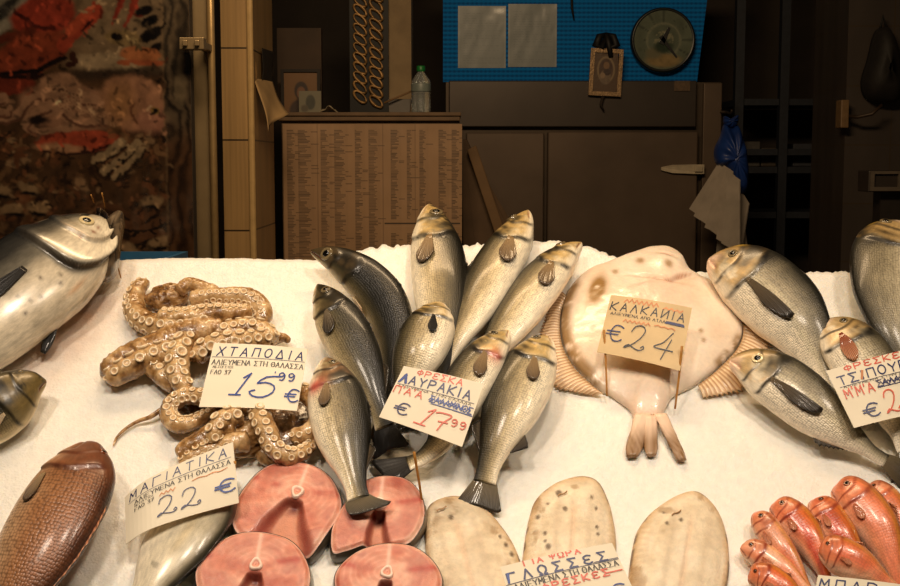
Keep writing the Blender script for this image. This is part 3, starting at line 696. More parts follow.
def turbot():
    px = [(652,249),(668,249),(681,257),(690,272),(712,284),(734,306),(743,326),(738,348),(718,370),(694,388),(672,400),(664,414),(655,422),(636,422),(629,412),(616,402),(596,389),(574,368),(562,345),(560,318),(568,292),(586,273),(610,263),(634,254)]
    O = outline(px, 0, 180); cen = np.array([ice(652, 335)[0], ice(652, 335)[1], 0])
    R = IceRoot('turbot', cen, 'big round white-bellied flatfish with frilly side fins under the card priced 24', 'fish')
    V, f, rr, aa = blob(O, cen, .034, 46, lambda r: .16 + .84 * (1 - r ** 2.2) ** .62 if r < .999 else .10)
    top = rr <= 1
    # mouth and gill cover folds near the head, as real relief
    P = V.copy()
    def pxd(x, y, sx, sy, rot=0):
        c = ice(x, y, .02); m = mpp(x, y); d = (V - c); ca, sa = math.cos(rot), math.sin(rot)
        a = d[:, 0] * ca + d[:, 1] * sa; b = -d[:, 0] * sa + d[:, 1] * ca
        return np.exp(-(a / (sx * m)) ** 2 - (b / (sy * m / .75)) ** 2)
    z = .006 * pxd(664, 262, 16, 12) + .005 * pxd(640, 300, 40, 30) - .0045 * pxd(684, 279, 26, 2.2, .6) - .004 * pxd(655, 283, 26, 1.6, -.2) - .004 * pxd(668, 256, 10, 2, -.3)
    z += .0025 * (fbm(V[:, 0] * 50, V[:, 1] * 50, 0, 71) - .5)
    V[top, 2] += z[top]
    c = ramp(np.clip(.5 + .8 * (fbm(V[:, 0] * 22, V[:, 1] * 22, 0, 72) - .5), 0, 1), [(0, (226, 196, 164)), (.5, (240, 220, 196)), (1, (246, 232, 212))])
    c = mixc(c, lin((232, 186, 160)), np.clip(pxd(650, 300, 60, 20) * .35 + pxd(640, 410, 30, 22) * .4, 0, 1))
    nz = fbm(V[:, 0] * 80, V[:, 1] * 80, 0, 73)
    br = lin((150, 112, 58))
    def edge(a0, a1, w):                                                   # pigment along the fin root
        th = np.arctan2(V[:, 1] - cen[1], V[:, 0] - cen[0]); th = np.where(th < 0, th + 2 * PI, th)
        return sst(rr, 1 - w, 1 - w * .4) * (rr <= 1) * sst(th, a0, a0 + .15) * (1 - sst(th, a1 - .15, a1))
    c = mixc(c, br, np.clip(edge(2.3, 4.1, .15) * sst(nz, .2, .42), 0, 1) * .9)
    c = mixc(c, br, np.clip(edge(5.5, 6.28, .11) * sst(nz, .3, .5), 0, 1) * .8)
    c = mixc(c, br, np.clip(pxd(597, 292, 7, 14, -.25) * 2.2, 0, 1) * sst(nz, .1, .35))
    for (x, y, s) in ((615,274,3),(640,262,4),(700,335,2),(703,343,2),(668,268,4)): c = mixc(c, br, np.clip(pxd(x, y, s, s) * 1.3, 0, 1) * .8)
    c = mixc(c, lin((176, 112, 80)), np.clip(pxd(681, 278, 16, 1.6, .6) * .8 + pxd(660, 284, 20, 1.3, -.15) * .7 + pxd(667, 256, 9, 1.6, -.3) * .8 + pxd(640, 291, 14, 1.2, .35) * .4, 0, 1))
    R.part('body', V, orient(V, f), M['white_flat'], col=c)
    # side fins: many soft rays on a membrane, from the root line outwards
    def frill(inner, outer, n=220, rays=40):
        A = resample(spline([ice(*p, .008) for p in inner], 200), n); B = resample(spline([ice(*p, .004) for p in outer], 200), n)
        VV = []; CC = []; m = 12
        for i in range(n):
            for j in range(m):
                r = j / (m - 1); ph = i / n * rays * 2 * PI
                p = A[i] * (1 - r) + B[i] * r
                k0 = .5 + .5 * math.cos(ph); k0 = k0 ** 3
                p = A[i] * (1 - r) + (A[i] + (B[i] - A[i]) * (.86 + .14 * k0 + .10 * float(vnoise(i * .09, 0, 0, 77)) - .05)) * r
                p = p + np.array([0, 0, .0018 * k0 * (1 - .5 * r) + .003 * math.sin(r * PI)])
                VV.append(p)
                k = k0
                base = np.array(lin((172, 122, 76))) * k + np.array(lin((232, 204, 164))) * (1 - k)
                if r < .12: base = base * .5 + np.array(lin((140, 102, 52))) * .5
                CC.append(base)
        R.part('side_fin', VV, gridfaces(n, m), M['fin_col'], col=CC, solid=.0016)
    frill([(566,296),(560,318),(562,345),(574,368),(590,384),(604,395)], [(558,292),(543,322),(538,352),(546,382),(566,392),(596,396)])
    frill([(712,285),(734,306),(743,328),(738,348),(718,370),(698,386)], [(728,290),(758,312),(772,336),(764,366),(742,392),(704,400)])
    # tail: three worn lobes
    VV = []; FF = []; CC = []
    for (a, b, w0, w1) in (((643,414),(632,457),8,8),((650,416),(651,456),6,6.5),((660,414),(682,461),6,5)):
        n, m = 14, 9; base = len(VV)
        for i in range(n):
            t = i / (n - 1); x = a[0] + (b[0] - a[0]) * t; y = a[1] + (b[1] - a[1]) * t; w = w0 + (w1 - w0) * t
            if t > .85: w *= 1 - (t - .85) * 2.2
            for j in range(m):
                q = -1 + 2 * j / (m - 1)
                p = ice(x + q * w, y, .004 + .007 * (1 - t) + .003 * (1 - q * q)); p[2] += .001 * math.sin(q * 16 + x)
                VV.append(p)
                k = max(0, min(1, (t - .2) * 2.2)) * (.55 + .55 * float(vnoise(q * 3 + x, t * 2, 0, 75)))
                CC.append(np.array(lin((238, 206, 178))) * (1 - k) + np.array(lin((132, 96, 56))) * k)
        FF += [tuple(i + base for i in q) for q in gridfaces(n, m)]
    R.part('tail_fin', VV, FF, M['fin_col'], col=CC, solid=.004)
M['fin_col'] = vcol('fin membrane', .38, .3, bump=.15, bscale=300)
turbot()

def sole(px, cpx, label, spots, seed, axis):
    O = outline(px, 0, 150); cen = ice(*cpx); cen[2] = 0
    R = IceRoot('sole', cen, label, 'fish', 'three soles along the front of the ice')
    V, f, rr, aa = blob(O, cen, .020, 34, lambda r: .25 + .75 * (1 - r ** 2.6) ** .6 if r < .999 else .2)
    a = ice(*axis[0]); b = ice(*axis[1]); t = (b - a); t[2] = 0; Ln = np.linalg.norm(t); t /= Ln; nrm = np.array([-t[1], t[0], 0])
    s = (V - a) @ t / Ln; q = (V - a) @ nrm; top = rr <= 1
    hw = np.abs((O - a) @ nrm).max()
    V[top, 2] += (-.0009 * np.exp(-(q / .003) ** 2) * sst(s, .12, .25) + .0006 * np.exp(-((np.abs(q) - hw * .40) / .008) ** 2) - .0007 * np.exp(-((np.abs(q) - hw * .66) / .004) ** 2) * sst(s, .1, .2))[top]
    n = fbm(V[:, 0] * 40, V[:, 1] * 40, 0, 80 + seed); n2 = fbm(V[:, 0] * 9 + 3 * s, V[:, 1] * 9, 0, 81 + seed)
    c = ramp(np.clip(.5 + (n - .5) * .8 + (n2 - .5) * .6, 0, 1), [(0, (196, 172, 138)), (.5, (226, 208, 178)), (1, (240, 228, 204))])
    c = mixc(c, lin((198, 152, 92)), sst(rr, .80, 1.0) * .55 * (rr <= 1))
    ray = .5 + .5 * np.sin(s * 150)
    c = mixc(c, lin((196, 160, 112)), ray * sst(np.abs(q), hw * .68, hw * .75) * .3 * sst(s, .15, .25))
    c = mixc(c, lin((222, 184, 150)), np.exp(-(q / .004) ** 2) * sst(s, .15, .3) * .5)
    c = mixc(c, lin((84, 60, 34)), sst(rr, .93, .985) * (rr <= 1) * sst(fbm(V[:, 0] * 70, V[:, 1] * 70, 0, 85 + seed), .44, .56) * .9)
    c = mixc(c, lin((150, 112, 66)), sst(fbm(V[:, 0] * 55, V[:, 1] * 55, 0, 86 + seed), .62, .74) * sst(rr, .35, .8) * .6)
    c = mixc(c, lin((198, 176, 146)), np.exp(-((np.abs(q) - hw * .33) / (hw * .07)) ** 2) * .5 * sst(s, .12, .25))
    for (x, y, r0) in spots:
        p = ice(x, y, .018); m = mpp(x, y); d = np.hypot(V[:, 0] - p[0], (V[:, 1] - p[1]) * .75)
        c = mixc(c, lin((78, 56, 32)), (1 - sst(d, r0 * m * .7, r0 * m * 1.5)) * .85 * (rr <= 1))
    R.part('body', V, orient(V, f), M['sole_skin'], col=c)
    # mouth: a small crooked slit with lips, and the nostril beside it
    hx, hy = axis[2]
    p = [ice(hx + dx, hy + dy, .0185) for dx, dy in ((-4, 3), (-2, 1.2), (1, .8), (3.5, -.6), (5, -2))]
    v, ff = tubevf(resample(spline(p, 40), 16), .0009, 8)
    R.part('mouth', v, ff, M['sole_lip'])
M['sole_lip'] = plain('sole lip', (176, 136, 92), .4, var=.2)
sole([(429,508),(445,499),(463,499),(484,509),(502,529),(515,550),(522,575),(518,620),(475,645),(434,612),(426,560),(425,528)], (472,560), 'pale sole beside the pink steaks, leftmost of the three', [(451,517,2.2),(500,535,1.5),(506,543,2),(512,552,2)], 1, ((448,500),(485,640),(441,508)))
sole([(529,520),(537,500),(556,485),(580,478),(597,483),(607,500),(613,522),(616,552),(612,605),(565,620),(522,595),(523,555)], (570,545), 'brown-spotted sole partly under the blue and red lettered card', [(548,503,1.5),(565,509,2.2),(545,533,1.8),(545,541,1.5),(548,547,2.6),(559,492,3),(592,497,1.6),(596,508,1.6),(597,527,1.5),(598,534,1.5),(538,515,2)], 2, ((575,480),(568,610),(562,493)))
sole([(633,546),(645,521),(665,504),(690,493),(706,499),(721,520),(728,550),(726,590),(704,640),(650,645),(628,605)], (682,562), 'clean pale sole right of the blue and red lettered card', [(667,523,1.8),(681,520,1.8),(664,511,1.2)], 3, ((695,495),(672,640),(676,512)))

# ------------------------------------------------------------------ fish steaks
M['flesh'] = vcol('steak flesh', .34, .3, bump=.5, bscale=520, sss=.25, var=.10, vscale=110)
M['steak_skin'] = plain('steak skin', (92, 80, 66), .3, var=.35, nscale=60, coat=.4)
M['bone'] = vcol('bone', .4, .2, bump=.2)
def steak(px, vert, notch, label, seed, T=.026, tilt=0.0, cw=1.0):
    """px: outline; vert: the backbone; notch: where the belly cavity opens"""
    O = outline(px, 0, 150); O = O.copy()
    cen = ice(*vert); cen[2] = 0
    R = IceRoot('fish_steak', O.mean(0), label, 'fish steak', 'pink fish steaks at the front of the ice')
    nr = 44; n = len(O); V = []; rr = []
    for k in range(nr):
        r = ((k + 1) / nr) ** .9; q = cen + (O - cen) * r; q = q.copy()
        q[:, 2] = T - (.004 * sst(r, .9, 1.0) if r > .9 else 0); V.append(q); rr += [r] * n
    V = np.concatenate(V); rr = np.array(rr)
    th = np.arctan2(V[:, 1] - cen[1], V[:, 0] - cen[0])
    nd = ice(*notch) - cen; tn = math.atan2(nd[1], nd[0]); Ln = np.hypot(nd[0], nd[1])
    dth = (th - tn + PI) % (2 * PI) - PI
    dist = np.hypot(V[:, 0] - cen[0], V[:, 1] - cen[1])
    m1 = mpp(*vert)
    lat = dist * np.sin(dth); lon = dist * np.cos(dth)
    cav = (1 - sst(np.abs(lat + .05 * lon * np.sin(lon * 60)), .002 + .08 * cw * lon, .006 + .22 * cw * lon)) * sst(lon, 7 * m1, 12 * m1)     # belly cavity
    n1 = fbm(V[:, 0] * 45, V[:, 1] * 45, 0, 90 + seed); n2 = fbm(V[:, 0] * 140, V[:, 1] * 140, 0, 91 + seed); n3 = fbm(V[:, 0] * 16, V[:, 1] * 16, 0, 95 + seed)
    V[:, 2] += -.015 * cav + .0022 * (n3 - .5) + .0008 * (n1 - .5) - .003 * np.exp(-(dist / (5 * m1)) ** 2)
    seam = np.minimum(np.abs((dth - PI + PI) % (2 * PI) - PI), 9)
    # muscle rings that bow around the backbone
    ring = .5 + .5 * np.sin(dist / m1 * 1.05 + 2.2 * np.cos(2 * dth) + 5 * n1)
    V[:, 2] += .00008 * ring
    c = ramp(np.clip(.5 + 1.3 * (n1 - .5) + .8 * (n3 - .5), 0, 1), [(0, (186, 98, 78)), (.35, (208, 130, 106)), (.65, (222, 158, 134)), (1, (238, 194, 168))])
    c = mixc(c, lin((238, 184, 160)), ring ** 3 * .38 * sst(n1, .3, .6))
    c = mixc(c, lin((172, 66, 54)), sst(rr, .3, .6) * (1 - sst(rr, .85, .96)) * sst(n3 * .5 + n1 * .5, .48, .62) * .6)
    up = np.exp(-((np.abs(dth) - PI) * dist / (2.0 * m1)) ** 2)
    c = mixc(c, lin((246, 206, 186)), up * .7)                                              # pale seam up to the back
    for s_ in (-1, 1): c = mixc(c, lin((176, 60, 50)), np.exp(-((dth - s_ * 1.75) * dist / (4.0 * m1)) ** 2) * sst(n1, .30, .55) * .8 * sst(rr, .25, .5))
    c = mixc(c, lin((204, 136, 106)), cav * .85)
    c = mixc(c, lin((140, 48, 38)), 4 * cav * (1 - cav) * .8)
    c = mixc(c, lin((96, 22, 18)), np.exp(-((lat / (5.5 * m1)) ** 2 + ((lon - 13 * m1) / (5.5 * m1)) ** 2)) * 1.0)
    c = mixc(c, lin((238, 196, 176)), sst(rr, .955, .99) * .6)
    Vt = np.concatenate([V, [cen + np.array([0, 0, T - .002])]])
    ct = np.concatenate([c, [lin((236, 186, 164))]])
    f = [q[::-1] for q in gridfaces(nr, n, False, True)] + [(len(V), (j + 1) % n, j)[::-1] for j in range(n)]
    if tilt: Vt[:, 2] += tilt * (Vt[:, 1] - cen[1])
    R.part('flesh', Vt, orient(Vt, f), M['flesh'], col=ct)
    # skin: the band round the slice
    top = Vt[(nr - 1) * n: nr * n]; S = []
    cc = O.mean(0)
    for k in range(8):
        t = k / 7; q = top.copy(); q[:, 2] = top[:, 2] * (1 - t) + (-.002) * t
        out = (q - cc); out[:, 2] = 0; out /= np.linalg.norm(out, axis=1)[:, None]
        S.append(q + out * (.0025 * math.sin(t * PI) + .0008))
    S = np.concatenate(S)
    sf = gridfaces(8, n, False, True); sf.append(tuple(7 * n + j for j in range(n)))
    R.part('skin', S, sf, M['steak_skin'])
    # backbone: a ring of bone with a soft middle
    bv = []; bc = []; m = 24
    for (q, h) in [(1.25, -.002), (1.2, .0012), (1.0, .0026), (.8, .0022), (.6, .0006), (.3, 0), (.05, .0002)]:
        for j in range(m):
            a = 2 * PI * j / m; rad = 5.2 * m1 * q * (1 + .12 * math.sin(a * 3 + seed))
            bv.append(cen + np.array([rad * math.cos(a), rad * 1.15 * math.sin(a), T + .001 + h])); bc.append(lin((244, 216, 196)) if q > .7 else lin((220, 150, 126)))
    bf = gridfaces(7, m, False, True) + [tuple(6 * m + j for j in range(m))]
    R.part('backbone', np.array(bv), orient(np.array(bv), [b for b in bf]), M['bone'], col=bc)
steak([(262,481),(285,472),(310,474),(330,486),(341,506),(341,522),(330,541),(313,563),(299,561),(286,553),(262,546),(246,548),(235,534),(240,508)], (299,504), (283,545), 'largest pink fish steak, just below the octopus with a tail of sea bass touching it', 1, cw=2.6)
steak([(364,492),(385,486),(408,490),(422,507),(424,530),(412,551),(397,556),(384,556),(366,555),(347,561),(334,562),(333,541),(340,523),(352,505)], (381,516), (378,548), 'pink fish steak with a sea bass tail lying over its top', 2)
steak([(199,590),(213,564),(236,549),(262,546),(290,553),(306,570),(312,594),(300,622),(260,640),(215,625)], (259,580), (252,622), 'pink fish steak cut off by the bottom edge, on the left', 3, T=.034, cw=1.6)
steak([(336,590),(353,567),(382,556),(412,558),(434,574),(442,596),(430,625),(390,640),(350,625)], (388,586), (384,625), 'pale pink fish steak cut off by the bottom edge, beside the leftmost sole', 4, T=.03)
# ------------------------------------------------------------------ octopuses
M['octo'] = vcol('octopus skin', .22, .55, bump=.9, bscale=280, sss=.1, var=.16, vscale=220)
M['sucker'] = vcol('sucker', .35, .3, bump=.1)
def sucker_mesh():
    V = []; C_ = []; m = 14
    for (r, z, c) in [(.8, -.5, (150, 112, 70)), (.98, .05, (184, 150, 106)), (1.0, .3, (222, 198, 158)), (.85, .46, (232, 212, 176)), (.66, .36, (232, 206, 166)), (.5, .16, (206, 168, 122)), (.25, .1, (190, 150, 104)), (.05, .1, (180, 140, 96))]:
        for j in range(m):
            a = 2 * PI * j / m; V.append((r * math.cos(a), r * math.sin(a), z)); C_.append(lin(c))
    f = gridfaces(8, m, False, True) + [tuple(7 * m + j for j in range(m))]
    V = np.array(V); f = orient(V, f)
    o = make('sucker', V, f, M['sucker'], None, col=C_); me = o.data; bpy.data.objects.remove(o)
    return me, V, f, C_
SUCK, SV, SF, SCOL = sucker_mesh()
class Octopus:
    def __init__(s, cpx, label):
        s.c = ice(*cpx); s.R = IceRoot('octopus', s.c, label, 'octopus', None); s.sk = []; s.seed = 0
    def lump(s, name, px, py, h, rx, ry, rz, rot=0, pale=0.0, glossy=0):
        c = ice(px, py, h); m = mpp(px, py); n, k = 30, 44; V = []; CC = []
        ca, sa = math.cos(rot), math.sin(rot); s.seed += 1
        for i in range(n + 1):
            th = PI * i / n
            for j in range(k):
                a = 2 * PI * j / k
                p = np.array([math.sin(th) * math.cos(a), math.sin(th) * math.sin(a), math.cos(th)])
                V.append(p)
        V = np.array(V); nz = fbm(V[:, 0] * 2.2 + s.seed * 7, V[:, 1] * 2.2, V[:, 2] * 2.2, 101); n2 = fbm(V[:, 0] * 7 + s.seed, V[:, 1] * 7, V[:, 2] * 7, 102)
        S = 1 + .5 * (nz - .5) + .14 * (n2 - .5)
        P = V * S[:, None] * np.array([rx * m, ry * m / .8, rz * m])
        Q = np.stack([P[:, 0] * ca - P[:, 1] * sa, P[:, 0] * sa + P[:, 1] * ca, P[:, 2]], -1) + c
        Q[:, 2] = np.maximum(Q[:, 2], -.004)
        col = ramp(np.clip(.5 + 1.4 * (n2 - .5) + 1.0 * (nz - .5) + pale, 0, 1), [(0, (84, 52, 26)), (.35, (136, 96, 52)), (.65, (176, 136, 86)), (1, (216, 184, 138))])
        return s.R.part(name, Q, orient2(Q, gridfaces(n + 1, k, False, True), c), M['octo'], col=col)
    def arm(s, pts, sig=None, rows=True, pale=0.0, smin=.0015, span=(0, 1), sz=.42, sp=1.0, spread=.5):
        """pts: (px, py, height, radius px); sig: degrees from straight up to the side the suckers face"""
        P = np.array([np.append(ice(a, b, h), r * mpp(a, b)) for a, b, h, r in pts])
        Q = resample(spline(P, 260), 120); X = Q[:, :3]; R_ = Q[:, 3] * 1.12
        tt = np.linspace(0, 1, len(Q)); R_ = R_ * np.sqrt(np.clip(1 - np.clip((tt - .93) / .07, 0, 1) ** 2, .02, 1)) * np.sqrt(np.clip(1 - np.clip((.05 - tt) / .05, 0, 1) ** 2, .05, 1))
        T = np.gradient(X, axis=0); T /= np.linalg.norm(T, axis=1)[:, None]
        for _ in range(6): T[1:-1] = (T[:-2] + 2 * T[1:-1] + T[2:]) / 4; T /= np.linalg.norm(T, axis=1)[:, None]
        B = np.cross(np.array([0, 0, 1.]), T); B /= np.linalg.norm(B, axis=1)[:, None]; Nn = np.cross(T, B)
        s.seed += 1; k = 28; n = len(Q)
        ps = np.linspace(0, 2 * PI, k, endpoint=False)
        d = Nn[:, None, :] * np.cos(ps)[None, :, None] + B[:, None, :] * np.sin(ps)[None, :, None]
        q0 = X[:, None, :] + d * R_[:, None, None]
        nz = fbm(q0[..., 0] * 70, q0[..., 1] * 70, q0[..., 2] * 70, 110); n2 = fbm(q0[..., 0] * 190, q0[..., 1] * 190, q0[..., 2] * 190, 111, 2)
        rr = R_[:, None] * (1 + .30 * (nz - .5) + .16 * (n2 - .5))
        sg = None if sig is None else math.radians(sig)
        face = np.zeros((n, k)) if sg is None else sst(np.cos(ps - sg)[None, :] + (nz - .5) * .6, .35, .85)
        V = (X[:, None, :] + d * rr[..., None]).reshape(-1, 3); V[:, 2] = np.maximum(V[:, 2], -.004)
        c = ramp(np.clip(.48 + 1.5 * (nz - .5) + .8 * (n2 - .5) + pale, 0, 1), [(0, (88, 56, 28)), (.3, (142, 102, 56)), (.6, (182, 142, 92)), (1, (222, 190, 144))])
        c = mixc(c, lin((206, 170, 120)), face * .6).reshape(-1, 3)
        f = gridfaces(n, k, False, True) + [tuple(range(k)), tuple((n - 1) * k + j for j in range(k))][:2]
        o = s.R.part('arm', V, orient2(V, f, X[n // 2]), M['octo'], col=c)
        if sg is not None:
            L = np.concatenate([[0], np.cumsum(np.linalg.norm(np.diff(X, axis=0), axis=1))]); pos = span[0] * L[-1]; side = 1
            while pos < span[1] * L[-1]:
                i = min(n - 1, int(np.searchsorted(L, pos))); r = R_[i] * sz * (.85 + .3 * random.random())
                if r < smin: break
                a = sg + (side * spread if rows else 0) + .12 * (random.random() - .5)
                dd = Nn[i] * math.cos(a) + B[i] * math.sin(a)
                s.sk.append((X[i] + dd * R_[i] * .98, dd, T[i], r, o))
                side = -side; pos += r * (1.15 if rows else 2.1) * sp
        return o
    def finish(s):
        s.sk.sort(key=lambda t: -t[3]); rest_v = []; rest_f = []; rest_c = []
        for i, (p, dd, t, r, o) in enumerate(s.sk):
            z = dd / np.linalg.norm(dd); x = t - z * np.dot(t, z); x /= np.linalg.norm(x); y = np.cross(z, x)
            if i < 100:
                q = bpy.data.objects.new('sucker', SUCK); COL.objects.link(q); q.parent = o
                mt = Matrix(((x[0] * r, y[0] * r, z[0] * r, 0), (x[1] * r, y[1] * r, z[1] * r, 0), (x[2] * r, y[2] * r, z[2] * r, 0), (0, 0, 0, 1)))
                mt.translation = Vector(tuple(p - s.R.base)); q.matrix_local = mt
            else:
                b = len(rest_v) and sum(len(v) for v in rest_v); b = b or 0
                rest_v.append(p + r * (SV[:, 0:1] * x + SV[:, 1:2] * y + SV[:, 2:3] * z)); rest_f += [tuple(k + b for k in q) for q in SF]; rest_c += list(SCOL)
        if rest_v:
            o = s.R.part('small_suckers', np.concatenate(rest_v), rest_f, M['sucker'], col=rest_c); o['kind'] = 'stuff'
def orient2(V, f, c):
    s = 0
    for q in f[::max(1, len(f) // 60)]:
        a, b, d = V[q[0]], V[q[1]], V[q[2]]; s += np.dot(np.cross(b - a, d - a), a - c)
    return f if s > 0 else [q[::-1] for q in f]

A = Octopus((195, 325), 'upper octopus, its arms curled in a heap above the card priced 15.99')
A.lump('web', 208, 322, .012, 36, 17, 16, 0, .08)
A.lump('mantle', 168, 297, .016, 21, 13, 12, .3, -.12)
A.lump('web', 222, 345, .012, 40, 16, 16, -.1, .1)
A.lump('web', 168, 352, .008, 36, 16, 13, .25, .02)
A.arm([(222,318,.03,11),(195,325,.034,11),(165,327,.03,11),(143,320,.024,10),(134,305,.022,9),(138,289,.026,7.5),(149,281,.026,5)], 60, span=(.1,1), sz=.34)
A.arm([(178,292,.034,6),(189,284,.036,6),(205,290,.034,7.5),(222,299,.03,8)], None, pale=.1)
A.arm([(190,300,.03,8),(215,297,.036,8),(240,297,.036,9),(256,302,.034,9),(264,314,.03,8),(259,323,.03,6)], -40, span=(.15,1), sz=.3)
A.arm([(158,318,.036,9),(185,319,.04,10),(215,314,.04,9),(238,314,.036,8),(252,310,.036,6)], 40, span=(.05,1), sz=.32)
A.arm([(215,336,.03,10),(240,330,.034,10),(262,332,.032,10),(272,344,.028,9)], 20, span=(.1,1), sz=.34, pale=.1)
A.arm([(226,330,.028,13),(196,334,.032,14),(165,344,.03,14),(135,356,.026,13.5),(112,370,.022,12),(101,377,.018,8)], None, pale=-.05)
A.arm([(200,350,.03,10),(170,352,.034,11),(143,361,.032,11),(120,373,.026,10),(106,381,.018,7)], -8, span=(.18,1), sz=.40, sp=1.15)
A.arm([(190,337,.04,9),(180,352,.044,10.5),(177,368,.04,10.5),(182,384,.034,9),(190,392,.026,7)], 0, span=(.1,1), sz=.43, sp=1.05)
A.arm([(270,338,.034,8),(245,341,.042,9),(220,345,.044,10),(204,350,.042,9),(196,362,.034,8)], 10, span=(.05,1), sz=.43, sp=1.1)
A.arm([(150,364,.026,9),(165,378,.024,9),(178,389,.02,7)], 30, span=(.1,1), sz=.36)
A.arm([(262,345,.02,7),(275,339,.02,5.5),(284,338,.018,4),(290,342,.014,2.5)], None, pale=-.35)
A.finish()
B = Octopus((245, 425), 'lower octopus with coiled arms and white suckers under the card priced 15.99')
B.lump('mantle', 238, 438, .014, 30, 20, 17, .2, -.05)
B.lump('web', 225, 405, .006, 46, 20, 9, 0, -.3)
B.lump('web', 290, 425, .004, 26, 24, 7, 0, -.35)
B.arm([(232,398,.036,8),(210,398,.036,8),(190,396,.032,8),(176,401,.028,8),(168,412,.024,8),(175,424,.022,8),(190,424,.022,7),(206,416,.024,6),(216,410,.024,5)], 25, span=(.05,1), sz=.40, sp=1.05)
B.arm([(176,404,.02,3.2),(163,409,.016,2.6),(150,417,.012,2.0),(139,421,.008,1.7),(128,427,.006,1.5),(118,436,.005,1.3),(113,446,.004,.9)], None, pale=-.05)
B.arm([(236,428,.038,10),(214,434,.034,10),(194,446,.028,10),(178,458,.02,9)], None, pale=.0)
B.arm([(250,440,.034,10),(222,446,.03,10),(196,456,.024,9),(180,466,.016,7)], 20, span=(.3,1), sz=.36)
B.arm([(242,416,.042,9),(226,420,.046,10),(216,432,.044,9),(212,445,.036,7)], 0, span=(.0,1), sz=.42, sp=1.05)
B.arm([(256,402,.04,8),(260,416,.044,9.5),(266,430,.044,9.5),(272,445,.038,9.5),(286,456,.03,9),(300,454,.026,7.5),(310,446,.022,6),(312,438,.02,4)], -18, span=(.02,1), sz=.38, sp=1.0)
B.arm([(286,400,.036,8),(299,393,.042,8),(312,398,.044,8.5),(319,411,.04,8.5),(316,426,.034,8.5),(303,435,.03,8),(290,436,.026,7)], 62, span=(.1,.95), sz=.34, sp=1.0)
B.arm([(262,450,.02,8),(270,461,.014,7),(290,466,.012,6),(305,462,.01,4)], 10, sz=.3)
B.finish()

